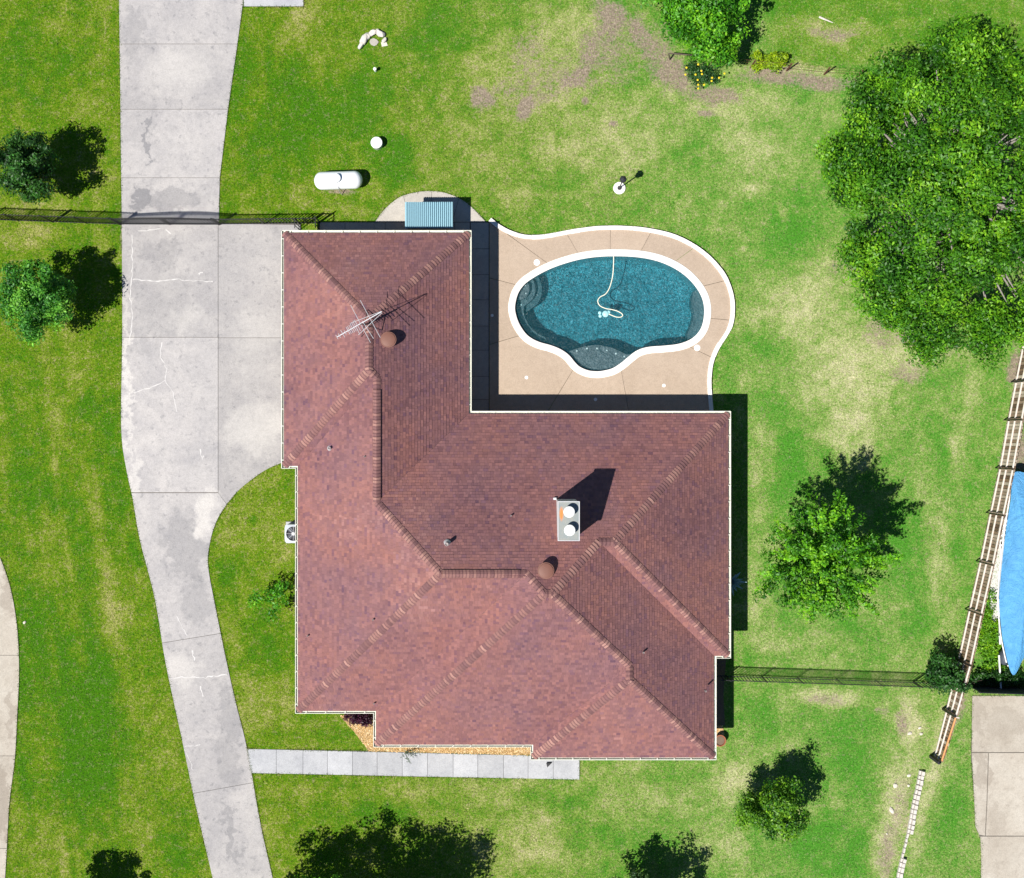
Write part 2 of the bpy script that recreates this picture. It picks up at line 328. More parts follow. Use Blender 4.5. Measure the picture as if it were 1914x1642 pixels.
# ------------------------------------------------------------------ outlines in photo pixels of the ground plane
def lerp_path(pts):
    ys = [p[1] for p in pts]; xs = [p[0] for p in pts]
    return lambda y: float(np.interp(y, ys, xs))
DL = catmull([(222, -420), (223, -60), (223, 0), (225, 150), (227, 330), (228, 415), (229, 620), (227, 800), (237, 880), (248, 930), (262, 1010), (290, 1120), (310, 1240), (340, 1380), (365, 1500), (398, 1642), (412, 1710)], n=5)
DR1 = [(510, -420), (461, -60), (455, 0), (443, 90), (427, 200), (411, 333), (409, 418)]
CURVE = catmull([(525, 866), (498, 878), (470, 897), (445, 918), (425, 942), (408, 968), (396, 1000), (389, 1040), (391, 1072), (400, 1120), (420, 1220), (440, 1310), (462, 1400), (487, 1540), (510, 1642), (524, 1710)], n=6)
dL = lerp_path(DL); dR = lerp_path(CURVE)
def between(path, y0, y1): return [p for p in path if y0 < p[1] < y1]
DRIVE_OUT = DR1 + [(562, 418), (562, 866)] + CURVE + DL[::-1]
WALK_OUT = [(462, 1400), (700, 1404), (993, 1412), (1083, 1414), (1083, 1457), (770, 1452), (470, 1445)]
SLABTOP = [(454, -60), (568, -60), (568, 13), (454, 13)]
NDRIVE = catmull([(-60, 960), (-20, 1010), (0, 1042), (20, 1100), (32, 1170), (36, 1250), (33, 1330), (28, 1420), (18, 1500), (13, 1590), (10, 1642), (8, 1710)], n=5)
ND_OUT = NDRIVE + [(-60, 1710)]
NR_EDGE = [(1817, 1301), (1815, 1420), (1821, 1500), (1823, 1545), (1834, 1572), (1834, 1600), (1833, 1650), (1832, 1710)]
NR_OUT = NR_EDGE + [(1990, 1710), (1990, 1301)]
arc = catmull([(700, 416), (722, 389), (748, 369), (779, 360), (807, 358), (835, 362), (863, 374), (886, 392), (909, 416)], n=5)
PATIO_OUT = arc + [(909, 440), (700, 440)]
def z6(pts): return [(860 + x / 3.418, 380 + y / 3.418) for x, y in pts]
COP = catmull(z6([(308, 660), (330, 565), (380, 492), (450, 440), (540, 391), (640, 352), (760, 319), (880, 302), (1000, 298), (1120, 303), (1230, 320), (1330, 352), (1430, 406), (1510, 476), (1570, 560), (1597, 640), (1600, 720), (1582, 805), (1540, 870), (1480, 915), (1400, 943), (1300, 955), (1210, 962), (1150, 980), (1100, 1017), (1050, 1058), (990, 1095), (920, 1114), (860, 1118), (800, 1109), (740, 1082), (700, 1045), (665, 1003), (620, 972), (565, 950), (500, 932), (440, 905), (390, 866), (345, 802), (318, 735)]), True, 5)
WALLC = catmull(z6([(190, 108), (240, 148), (300, 183), (370, 209), (430, 220), (500, 221), (580, 211), (700, 188), (840, 167), (960, 161), (1080, 164), (1200, 177), (1330, 205), (1430, 245), (1530, 305), (1620, 385), (1690, 480), (1730, 590), (1738, 690), (1725, 780), (1690, 850), (1640, 925), (1605, 1010), (1592, 1090), (1590, 1180), (1603, 1335)]), False, 6)
DECK_OUT = WALLC + [(1333, 800), (868, 800), (868, 413)]
# roof (eave plane pixels, shingle edge)
W0, W1, M1, J, E0, E1, E2, N0, N1, S0, S1, S2, S3, SM = 531, 557, 703, 997, 876, 1361, 1334, 436, 774, 871, 1329, 1392, 1416, 1226
EZ = 2.6; PITCH = 0.72; KE = (H - EZ) / F
ROOF = [(W0, N0), (E0, N0), (E0, N1), (E1, N1), (E1, SM), (E2, SM), (E2, S3), (J, S3), (J, S2), (M1, S2), (M1, S1), (W1, S1), (W1, S0), (W0, S0)]
BED = [(636, 1338), (662, 1368), (690, 1404), (993, 1412), (993, 1360), (700, 1330)]
# ------------------------------------------------------------------ lawn
DRY = [  # px, py, rx, ry, angle, amount
 (960, 150, 190, 110, 20, .75), (1060, 60, 90, 80, 0, .6), (870, 280, 180, 100, 15, .55), (1130, 260, 190, 120, 0, .65), (1350, 210, 200, 60, 0, .6), (560, 70, 40, 90, 20, .85), (600, 120, 40, 60, 0, .7),
 (1420, 300, 120, 70, 0, .55), (1600, 690, 130, 130, 0, .95), (1700, 650, 120, 60, 10, 1.0), (1500, 560, 120, 160, 0, .65), (1450, 700, 80, 80, 0, .5), (1590, 800, 60, 90, 0, .9), (1640, 500, 60, 130, 0, .8),
 (1420, 880, 30, 150, 0, .6), (1410, 1100, 40, 120, 0, .55), (1500, 1190, 150, 30, 0, .6), (1545, 1300, 80, 22, 8, .95), (1780, 900, 25, 260, 12, .5), (1705, 1345, 35, 60, 5, .95), (1680, 1480, 45, 120, 8, .9), (1650, 1590, 35, 90, 8, .95), (1740, 1450, 15, 200, 12, .6),
 (1370, 1480, 60, 60, 0, .85), (1250, 1500, 200, 50, 0, .5), (1330, 1590, 60, 60, 0, .5), (940, 1480, 120, 40, 0, .55), (1000, 1580, 80, 60, 0, .75), (900, 1570, 60, 60, 0, .5), (1180, 1440, 80, 20, 0, .4),
 (480, 950, 70, 70, 0, .75), (420, 1010, 30, 60, 0, .6), (520, 1010, 30, 60, 0, .6), (500, 1330, 60, 60, 0, .6), (600, 1370, 50, 30, 0, .65), (560, 1480, 90, 35, 0, .55), (520, 1580, 50, 90, 0, .45), (760, 1480, 130, 30, 0, .6), (460, 1290, 20, 80, 12, .5),
 (90, 385, 90, 16, 0, .9), (60, 440, 80, 30, 0, .95), (190, 340, 40, 70, 0, .6), (170, 230, 60, 50, 0, .4), (25, 200, 20, 120, 0, .5), (60, 60, 90, 60, 0, .3), (190, 60, 20, 160, 0, .4), (140, 690, 40, 100, 0, .6), (100, 800, 20, 140, -4, .55), (160, 900, 40, 140, -6, .25), (200, 1130, 30, 140, -8, .25), (290, 1370, 50, 120, -12, .5), (150, 1050, 30, 120, -5, .35), (120, 1600, 120, 60, 0, .35), (240, 1570, 60, 80, 0, .3),
 (490, 150, 10, 60, 8, .6), (560, 350, 100, 30, 0, .35), (640, 395, 60, 22, 0, .5), (740, 345, 90, 22, 10, .55), (960, 370, 70, 40, 0, .6), (830, 180, 16, 50, 22, .85), (700, 150, 12, 40, 0, .6), (800, 230, 12, 16, 0, .8), (735, 250, 12, 20, 0, .7), (765, 130, 7, 7, 0, .9), (1440, 285, 12, 14, 0, 1.0),
 (1388, 465, 7, 9, 0, 1.0), (1405, 353, 20, 8, 20, .9), (1460, 395, 10, 40, -25, .6), (1560, 60, 130, 30, 0, .75), (1640, 110, 80, 30, 0, .5), (1700, 50, 60, 20, 0, .5), (1480, 130, 130, 16, 4, .9), (1590, 55, 60, 20, 0, .5),
 (300, 1435, 6, 8, 0, 1), (240, 1440, 7, 7, 0, 1), (144, 1482, 7, 5, 0, 1), (205, 1520, 7, 6, 0, 1), (80, 1400, 6, 6, 0, 1), (155, 1395, 6, 5, 0, 1), (160, 1357, 5, 5, 0, .9), (215, 1570, 5, 12, 0, 1), (125, 1597, 8, 6, 0, 1), (185, 1100, 6, 6, 0, 1), (118, 1590, 7, 4, 0, .8), (93, 1615, 5, 4, 0, .9), (105, 1213, 4, 4, 0, .8), (195, 1490, 5, 5, 0, .8), (150, 1600, 5, 5, 0, .9), (225, 1435, 5, 4, 0, .9), (207, 1553, 5, 5, 0, .8), (545, 300, 15, 30, 0, .5)]
DIRT = [(1010, 150, 130, 60, -18, .38), (1130, 90, 70, 90, 15, .5), (1230, 110, 60, 90, -30, .55), (905, 185, 38, 30, 25, .85), (985, 200, 20, 36, 10, .95), (1075, 145, 55, 24, -28, .9), (1110, 100, 30, 50, 20, .7), (1140, 30, 45, 60, 0, .8), (1200, 70, 30, 70, -22, .75), (1260, 150, 40, 60, -30, .75), (1330, 180, 80, 28, 8, .7), (1320, 215, 28, 9, 10, .8), (1093, 187, 9, 10, 0, .8), (1148, 231, 12, 8, 0, .85), (1490, 148, 140, 17, 5, .8), (1440, 130, 60, 15, 4, .8), (1700, 690, 50, 30, 10, .45), (1640, 600, 40, 60, 0, .45), (1560, 500, 20, 20, 0, .3), (1895, 690, 24, 50, 0, .9), (1600, 480, 30, 40, 0, .6),
 (1690, 1350, 18, 36, 5, .5), (1660, 1590, 25, 90, 10, .45), (1690, 1500, 30, 80, 8, .4), (635, 358, 40, 8, 0, .7), (1545, 1305, 50, 12, 5, .5), (775, 395, 110, 14, 0, .2), (230, 430, 6, 60, 0, .6), (1560, 62, 60, 14, 0, .5), (1900, 850, 40, 60, 0, .9), (1795, 1320, 14, 40, 10, .6), (1000, 90, 50, 70, 20, .35), (1720, 640, 90, 20, 15, .55), (1645, 1330, 20, 8, 0, .4)]
LUSH = [(560, 210, 120, 150, 0, .8), (680, 200, 60, 120, 0, .9), (740, 300, 50, 60, 0, .8), (820, 60, 100, 60, 0, .6), (520, 300, 60, 80, 0, .5), (1480, 440, 90, 120, -20, .9), (1440, 700, 60, 130, 0, .7), (1420, 640, 40, 60, 0, .7), (1460, 880, 60, 120, 0, .7), (1640, 1000, 70, 160, 0, .6), (1560, 1180, 120, 50, 0, .6), (1430, 1330, 60, 60, 0, .8), (1580, 1420, 110, 120, 0, .7), (1560, 1580, 130, 80, 0, 1.0), (1790, 1540, 50, 140, 0, .7), (1040, 1490, 120, 30, 0, .8), (1100, 1560, 80, 50, 0, .6), (700, 1520, 80, 30, 0, .6), (620, 1370, 60, 20, 0, .7), (430, 1060, 30, 60, 0, .8), (480, 1200, 60, 90, 0, .8), (60, 900, 60, 120, 0, .8), (60, 1200, 60, 180, -3, .9), (160, 1300, 80, 220, -8, .7), (130, 1450, 120, 100, 0, .7), (180, 780, 50, 60, 0, .4), (40, 130, 60, 90, 0, .5), (120, 120, 40, 60, 0, .4), (330, 1600, 60, 90, 0, .6), (210, 940, 30, 120, -6, .5), (450, 130, 25, 90, 8, .6), (1080, 330, 60, 30, 0, .4), (1300, 300, 80, 40, 0, .5), (1250, 240, 30, 30, 0, .3), (470, 970, 18, 14, 0, .9), (1860, 1150, 30, 110, 0, 1.0), (1420, 1050, 20, 60, 0, .4), (1770, 60, 200, 70, 0, .6), (1480, 20, 90, 30, 0, .7), (1700, 150, 60, 90, 0, .4)]
def field(lst, px, py, warp, soft=0.75):
    r = np.zeros(px.shape)
    for (x, y, rx, ry, a, amt) in lst:
        R = max(rx, ry) * 1.5
        s = (np.abs(px - x) < R) & (np.abs(py - y) < R)
        if not s.any(): continue
        wr = min(rx, ry, 60) * 0.75
        dx = px[s] - x + (warp[0][s] - .5) * wr * 2; dy = py[s] - y + (warp[1][s] - .5) * wr * 2; t = math.radians(a)
        u = (dx * math.cos(t) + dy * math.sin(t)) / rx; v = (-dx * math.sin(t) + dy * math.cos(t)) / ry
        q = amt * (1 - sstep(1 - soft, 1.15, np.sqrt(u * u + v * v))); r[s] = np.maximum(r[s], q)
    return r
def lawn_fields(X, Y):
    px = X * F / H + CX; py = CY - Y * F / H
    warp = (fbm(X, Y, 1.6, 1, 4), fbm(X, Y, 1.6, 8, 4))
    dry = field(DRY, px, py, warp); dirt = field(DIRT, px, py, warp, 0.75); lush = field(LUSH, px, py, warp)
    n1 = fbm(X, Y, 5, 2, 4); n2 = fbm(X, Y, 1.3, 5, 4); n3 = fbm(X, Y, 0.4, 11, 3); st = fbm(X * 3.2 + Y * 0.5, Y * 0.22, 2.2, 6, 3)
    side = sstep(500, 1500, px)        # turf is cooler and paler east of the house, yellower west of it
    stripe = sstep(150, 0, np.abs(px - (1745 - (py - 1000) * .12))) * sstep(760, 860, py) * sstep(1260, 1150, py) + sstep(300, 200, px) * sstep(600, 760, py)
    d = 0.34 + 0.54 * dry * (0.55 + 0.45 * side) - 0.40 * lush + ((n1 - .5) * 0.4 + (n2 - .5) * 0.4) * (.65 + .35 * side) + (n3 - .5) * 0.6 - .03 * (1 - side) + (st - .5) * (0.14 + 0.62 * stripe)
    wild = sstep(1400, 1470, px) * sstep(135, 110, py)
    far = (np.abs(X) > 28.2) | (np.abs(Y) > 25.2); d = np.where(far, .42, d); dirt = np.where(far, 0, dirt)
    return np.clip(d, -.1, 1.15), np.clip(dirt * (0.6 + 0.8 * n2), 0, 1), side, wild * 0.75
def lawn_color(X, Y):
    d, dirt, side, wild = lawn_fields(X, Y); d = d + rng.normal(0, .16, len(d)); pos = (0.0, 0.42, 0.80, 1.15); c = np.zeros((len(d), 3)); pal_ = (LUSHC, MIDC, DRYC, STRAWC)
    for k in range(3): c[:, k] = np.interp(d, pos, [q[0][k] for q in pal_]) * (1 - side) + np.interp(d, pos, [q[1][k] for q in pal_]) * side
    return np.clip(c, .002, 1)
def set_f(me, name, v):
    a = me.attributes.new(name, 'FLOAT', 'POINT'); a.data.foreach_set('value', np.asarray(v, np.float32))
def set_col(me, cols, domain='POINT'):
    a = me.color_attributes.new('Col', 'FLOAT_COLOR', domain)
    b = np.ones((len(cols), 4), np.float32); b[:, :3] = cols; a.data.foreach_set('color', b.ravel())
GX = np.concatenate([[-900, -300, -120, -60, -40, -31], np.arange(-28, 28.01, 0.13), [31, 40, 60, 120, 300, 900]])
GY = np.concatenate([[-900, -300, -120, -60, -40, -28], np.arange(-25, 25.01, 0.13), [28, 40, 60, 120, 300, 900]])
gx, gy = np.meshgrid(GX, GY); nx, ny = len(GX), len(GY)
gz = (fbm(gx.ravel(), gy.ravel(), 0.5, 4, 2) - .5) * 0.012
gv = np.stack([gx.ravel(), gy.ravel(), gz], 1)
ii = np.arange((ny - 1) * (nx - 1)); r_, c_ = ii // (nx - 1), ii % (nx - 1)
q = np.stack([r_ * nx + c_, r_ * nx + c_ + 1, (r_ + 1) * nx + c_ + 1, (r_ + 1) * nx + c_], 1)
cen = gv[q].mean(1); hole = inpoly(cen[:, 0], cen[:, 1], offset_closed(polyw(COP), 0.05)); q = q[~hole]
me = bpy.data.meshes.new('lawn'); me.vertices.add(len(gv)); me.vertices.foreach_set('co', gv.ravel()); me.loops.add(len(q) * 4); me.loops.foreach_set('vertex_index', q.ravel().astype(np.int32))
me.polygons.add(len(q)); me.polygons.foreach_set('loop_start', np.arange(0, len(q) * 4, 4, dtype=np.int32)); me.update(); me.validate()
for nm_, v_ in zip(('dry', 'dirt', 'side', 'wild'), lawn_fields(gv[:, 0], gv[:, 1])): set_f(me, nm_, v_)
me.polygons.foreach_set('use_smooth', [True] * len(me.polygons))
lawn = link('lawn', me, M['lawn']); tag(lawn, 'mown lawn with green, straw dry and bare earth patches', 'lawn', kind='structure')
def tri_mesh(name, V, faces_per, cols, mat, parent=None, kind=None, loc=(0, 0, 0)):
    """V (n, k, 3): n separate polygons of k corners"""
    n, k, _ = V.shape; me = bpy.data.meshes.new(name); off = np.array(loc)
    me.vertices.add(n * k); me.vertices.foreach_set('co', (V.reshape(-1, 3) - off).ravel()); me.loops.add(n * k); me.loops.foreach_set('vertex_index', np.arange(n * k, dtype=np.int32))
    me.polygons.add(n); me.polygons.foreach_set('loop_start', np.arange(0, n * k, k, dtype=np.int32)); me.update(); me.validate()
    set_col(me, np.repeat(cols, k, 0)); p0 = wloc(parent) if parent is not None else Vector((0, 0, 0))
    o = link(name, me, mat, parent, Vector(loc) - p0)
    if kind: o['kind'] = kind
    return o
def grass():
    n = 420000; X = rng.uniform(-24.5, 24.5, n); Y = rng.uniform(-21.2, 21.2, n); ok = np.ones(n, bool)
    rp = [((p[0] - CX) * KE, -(p[1] - CY) * KE) for p in ROOF]
    for pl in (polyw(DRIVE_OUT), polyw(WALK_OUT), polyw(SLABTOP), polyw(ND_OUT), polyw(NR_OUT), polyw(PATIO_OUT), polyw(DECK_OUT), polyw(BED), rp): ok &= ~inpoly(X, Y, pl)
    px = X * F / H + CX; py = CY - Y * F / H
    dirt = field(DIRT, px, py, (fbm(X, Y, 1.6, 1, 4), fbm(X, Y, 1.6, 8, 4)), 0.55); ok &= rng.random(n) > dirt * 0.9
    X, Y = X[ok], Y[ok]; n = len(X); c = lawn_color(X, Y) * rng.uniform(0.55, 1.6, n)[:, None]
    straw = rng.random(n) < 0.07; c[straw] = c[straw] * 0.4 + np.array([0.30, 0.29, 0.12]) * 0.6
    t = rng.uniform(0, 2 * np.pi, n); l = rng.uniform(0.03, 0.11, n); wd = rng.uniform(0.008, 0.022, n); h = rng.uniform(0.012, 0.05, n)
    d = np.stack([np.cos(t), np.sin(t)], 1); pr = np.stack([-d[:, 1], d[:, 0]], 1); P = np.stack([X, Y], 1); V = np.zeros((n, 3, 3))
    V[:, 0, :2] = P + pr * wd[:, None]; V[:, 1, :2] = P - pr * wd[:, None]; V[:, 2, :2] = P + d * l[:, None]; V[:, 2, 2] = h; V[:, :2, 2] = 0.0
    o = tri_mesh('grass_blades', V, 1, c, M['blade'], kind='stuff'); tag(o, 'short green and straw coloured grass blades across the lawn', 'grass'); return o
def fringe():
    pts = []
    rp = [(p[0], p[1]) for p in ROOF]
    for pl in (DRIVE_OUT, WALK_OUT, ND_OUT, NR_OUT, PATIO_OUT, SLABTOP):
        P_ = [np.array(q) for q in polyw(pl)]
        for a, b in zip(P_, P_[1:] + P_[:1]):
            L_ = np.linalg.norm(b - a); m = int(L_ * 55)
            if m: t = rng.random(m)[:, None]; pts.append(a + (b - a) * t + rng.normal(0, .022, (m, 2)))
    P = np.concatenate(pts); ok = (np.abs(P[:, 0]) < 25) & (np.abs(P[:, 1]) < 22)
    px = P[:, 0] * F / H + CX; py = CY - P[:, 1] * F / H
    ok &= ~((px > 400) & (px < 640) & (py > 412) & (py < 868) & (py < 866)) & (vn(P[:, 0], P[:, 1], .5, 40) > .28); P = P[ok]; n = len(P)
    c = lawn_color(P[:, 0], P[:, 1]) * rng.uniform(.45, 1.0, n)[:, None]; t = rng.uniform(0, 6.283, n); l = rng.uniform(.03, .10, n); d = np.stack([np.cos(t), np.sin(t)], 1); pr = np.stack([-d[:, 1], d[:, 0]], 1); wd = rng.uniform(.008, .018, n)[:, None]  # darker blade colour paints in the shading line along the concrete edges
    V = np.zeros((n, 3, 3)); V[:, 0, :2] = P + pr * wd; V[:, 1, :2] = P - pr * wd; V[:, 2, :2] = P + d * l[:, None]; V[:, :2, 2] = .012; V[:, 2, 2] = rng.uniform(.045, .085, n)
    o = tri_mesh('edge_grass', V, 1, c, M['blade'], kind='stuff'); tag(o, 'uneven fringe of grass creeping over the concrete edges', 'grass')
grass(); fringe()
# ------------------------------------------------------------------ paving
def paving(name, outline, slabs, mat, label, ztop=0.035):
    e = MB().prism(polyw(outline), -0.05, 0.010).build(name, M['joint']); tag(e, label, 'paving', kind='structure')
    for s in slabs: MB().prism(polyw(s), -0.04, ztop).build('slab', mat, e)
    return e
g = 0.38
dr1 = lerp_path(DR1)
slabs = []
ys = [-420, -290, -160, -40, 83, 205, 333, 418]
for a, b in zip(ys[:-1], ys[1:]):
    a2, b2 = a + g, b - g
    slabs.append([(dL(a2), a2)] + between(DL, a2, b2) + [(dL(b2), b2), (dr1(b2), b2)] + between(DR1, a2, b2)[::-1] + [(dr1(a2), a2)])
for a, b in ((418, 631), (631, 921)):
    a2, b2 = a + g, b - g
    slabs.append([(dL(a2), a2)] + between(DL, a2, b2) + [(dL(b2), b2), (408 - g, b2), (408 - g, a2)])
slabs.append([(408 + g, 419), (562, 421), (562, 632 - g), (408 + g, 632 - g)])
cv = between(CURVE, 865, 942)
slabs.append([(408 + g, 632 + g), (562, 632 + g), (562, 866), (525, 866)] + cv + [(424, 942), (408 + g, 922)])
low = [(921, 923, 408), (1202, 1184, None), (1483, 1463, None), (1710, 1710, None)]
slabs.append([(dL(922), 922), (408, 922), (424, 943)] + between(CURVE, 943, 1184) + [(dR(1184), 1184 - g), (dL(1202), 1202 - g)] + between(DL, 922, 1202)[::-1])
for (a, b), (c, d) in (((1202, 1184), (1483, 1463)), ((1483, 1463), (1705, 1705))):
    slabs.append([(dL(a), a + g), (dR(b), b + g)] + between(CURVE, b + 1, d - 1) + [(dR(d), d - g), (dL(c), c - g)] + between(DL, a + 1, c - 1)[::-1])
drive = paving('driveway', DRIVE_OUT, slabs, M['drive'], 'long pale concrete driveway running down the left side of the house')
def crack(path, wpx, z=0.039):
    P = [np.array(W2(*p)) for p in path]; pts = []
    for a, b in zip(P[:-1], P[1:]):
        m = max(2, int(np.linalg.norm(b - a) / 0.12))
        for i in range(m): pts.append(a + (b - a) * i / m + rng.normal(0, 0.02, 2))
    pts.append(P[-1]); vs = []; fs = []
    for i, p in enumerate(pts):
        d = pts[min(i + 1, len(pts) - 1)] - pts[max(i - 1, 0)]; d = d / (np.linalg.norm(d) + 1e-9); nn = np.array([-d[1], d[0]]); ww = wpx * 0.0125 * rng.uniform(0.3, 1.5)
        vs += [(*(p + nn * ww), z), (*(p - nn * ww), z)]
        if i: k = 2 * i; fs.append((k - 2, k - 1, k + 1, k))
    MB().add(vs, fs).build('crack_filler', M['crack'], drive)
for pth, ww in (([(247, 440), (249, 490), (246, 522), (244, 560), (249, 590), (242, 640)], 1.6), ([(247, 522), (290, 526), (330, 522), (365, 526), (398, 527)], 1.7), ([(303, 640), (301, 668), (311, 690), (309, 712), (280, 726), (250, 735)], 1.5), ([(309, 712), (322, 730), (331, 770)], 1.1),
    ([(258, 433), (280, 431), (300, 428)], 2.0), ([(310, 430), (320, 438)], 2.0), ([(320, 1268), (350, 1266), (380, 1266), (425, 1262)], 1.8), ([(345, 1395), (375, 1392)], 1.0), ([(345, 1400), (362, 1440)], 1.0), ([(235, 1010 - 100), (262, 985), (300, 1130)], 0.0), ([(375, 840), (379, 860), (381, 852)], 2.4), ([(372, 512), (380, 510)], 3.0), ([(330, 1150), (340, 1170), (350, 1188)], 1.2), ([(360, 1215), (364, 1235)], 3.0), ([(376, 1283), (380, 1302)], 2.2)):
    if ww > 0: crack(pth, ww)
xs = [466, 516.6, 566.5, 612, 659, 705, 752, 799, 847, 893, 941, 987, 1034, 1083]
sl = []
for i, (a, b) in enumerate(zip(xs[:-1], xs[1:])):
    top = lambda x: 1400 + (x - 462) * 0.0235 + (6 if x > 992 else 0); bot = lambda x: 1445 + (x - 470) * 0.0196
    a0 = a + g * .8 if i else 462.6; a1 = a + g * .8 if i else 470.6
    sl.append([(a0, top(a)), (b - g * .8, top(b)), (b - g * .8, bot(b)), (a1, bot(a))])
paving('walkway', WALK_OUT, sl, M['walk'], 'narrow concrete front walkway of square slabs along the lower side of the house')
paving('concrete_strip', SLABTOP, [[(456, -60), (567, -60), (567, 12.5), (456, 12.5)]], M['walk'], 'short concrete strip leaving the driveway at the top edge')
sl = []; jy = [(-60, 1225), (1225, 1413), (1413, 1586), (1586, 1710)]
for a, b in jy:
    mid = [p for p in NDRIVE if a + g < p[1] < b - g]; f_ = lerp_path(NDRIVE)
    sl.append(([(f_(a + g), a + g)] if a > 0 else []) + mid + [(f_(b - g), b - g), (-60, b - g), (-60, max(a + g, 960))])
paving('neighbour_driveway', ND_OUT, sl, M['neighbour'], 'curved weathered concrete drive cut off by the left edge')
paving('neighbour_parking_pad', NR_OUT, [[(1817, 1301), (1990, 1301), (1990, 1406), (1816, 1406)], [(1848, 1407.5), (1990, 1407.5), (1990, 1562), (1842, 1562), (1845, 1500)], [(1816, 1407.5), (1846.5, 1407.5), (1843.5, 1500), (1840.5, 1562), (1830, 1560), (1823, 1545), (1821, 1500)], [(1832, 1563.5), (1990, 1563.5), (1990, 1710), (1832, 1710), (1834, 1600)]], M['neighbour'], 'cracked tan concrete pad at the lower right corner')
# patio fan + north walk + house-side walk
pat = []; ctr = (808, 440)
cuts = [0, 11, 20, 29, len(arc) - 1]
for a, b in zip(cuts[:-1], cuts[1:]):
    seg = arc[a:b + 1]; seg = [(seg[0][0] + g * .7, seg[0][1])] + seg[1:-1] + [(seg[-1][0] - g * .7, seg[-1][1])]
    bx0 = max(700, ctr[0] + (seg[0][0] - ctr[0]) * .75 + g); bx1 = min(909, ctr[0] + (seg[-1][0] - ctr[0]) * .75 - g)
    if a == 0: bx0 = 700
    if b == len(arc) - 1: bx1 = 909
    pat.append(seg + [(bx1, 415.5), (bx0, 415.5)])
paving('round_patio', PATIO_OUT, pat, M['patio'], 'rounded concrete patio around the small shed behind the house')
nw = []; nx_ = [597, 645, 720, 790, 850, 878.5]
for a, b in zip(nx_[:-1], nx_[1:]): nw.append([(a + g, 416.5), (b - g, 416.5), (b - g, 450), (a + g, 450)])
paving('back_walk', [(596, 416), (879, 416), (879, 450), (596, 450)], nw, M['patio'], 'concrete walk in the shade along the back wall of the house', 0.034)
hw = []; hy = [417, 466, 514, 561, 610, 655, 704, 747, 800]
for a, b in zip(hy[:-1], hy[1:]): hw.append([(872, a + g), (913.5, a + g), (913.5, b - g), (872, b - g)])
for i in range(len(hw)):
    if i == 0: hw[i] = [(880, 417), (913.5, 417), (913.5, 465.4), (880, 465.4)]
paving('side_walk', [(866, 450.5), (880, 450.5), (880, 417), (914.3, 417), (914.3, 800), (866, 800)], hw, M['patio'], 'shaded concrete walk between the house wing and the pool deck', 0.06)
# ------------------------------------------------------------------ pool deck, pool
DZ = 0.10
PC = (1140.0, 578.0)
outer = [p for p in WALLC if p[0] > 914.8] + [(1333, 800), (915, 800)]
if outer[0][0] > 915: outer = [(915, 417)] + outer
def ray_hit(poly, ang):
    d = (math.cos(ang), math.sin(ang)); best = None; n = len(poly)
    for i in range(n):
        a, b = poly[i], poly[(i + 1) % n]; ex, ey = b[0] - a[0], b[1] - a[1]; den = d[0] * ey - d[1] * ex
        if abs(den) < 1e-9: continue
        t = ((a[0] - PC[0]) * ey - (a[1] - PC[1]) * ex) / den; u = ((a[0] - PC[0]) * d[1] - (a[1] - PC[1]) * d[0]) / den
        if t > 0 and -1e-6 <= u <= 1 + 1e-6 and (best is None or t < best): best = t
    return (PC[0] + d[0] * best, PC[1] + d[1] * best)
jn = z6([(460, 315), (718, 262), (959, 245), (1184, 252), (1420, 340), (1590, 522), (1657, 743), (1560, 965), (1043, 1150), (682, 1130), (305, 870), (305, 510)])
angs = sorted(math.atan2(p[1] - PC[1], p[0] - PC[0]) % (2 * math.pi) for p in jn)
deck = empty('pool_deck', W(1000, 600, 0)); tag(deck, 'tan coated concrete deck around the oval pool', 'paving', kind='structure')
for a, b in zip(angs, angs[1:] + [angs[0] + 2 * math.pi]):
    a += 0.0018; b -= 0.0018; m = max(8, int((b - a) / 0.03)); th = [a + (b - a) * i / m for i in range(m + 1)]
    corners = [math.atan2(c[1] - PC[1], c[0] - PC[0]) % (2 * math.pi) for c in ((1333, 800), (915, 800), (915, 417))]
    for c in corners:
        for cc in (c, c + 2 * math.pi):
            if a < cc < b: th.append(cc)
    th.sort()
    o_ = [ray_hit(outer, t) for t in th]; i_ = [ray_hit(COP, t) for t in th]
    MB().prism(polyw(o_ + i_[::-1]), -0.04, DZ).build('slab', M['deck'], deck)
for (x, y, r) in ((984, 706, 3.2), (1241, 721, 3.2), (1113, 747, 3.2)):
    p = W(x, y, DZ); MB().lathe(p, [(r * .025, -0.02), (r * .025, 0.006), (r * .022, 0.010), (0.02, 0.010)], 16).build('drain_cap', M['lid'], deck)
for (x, y, r) in ((1003.5, 491, 5.8), (1303, 650.5, 5.8)):
    p = W(x, y, DZ); MB().lathe(p, [(r * .025, -0.02), (r * .025, 0.008), (r * .022, 0.012), (0.03, 0.012)], 20).build('skimmer_lid', M['lid'], deck)
p = W(920, 590, DZ); MB().lathe(p, [(0.07, -0.02), (0.07, 0.008), (0.06, 0.012), (0.02, 0.012)], 14).build('drain_cap', M['lid'], deck)
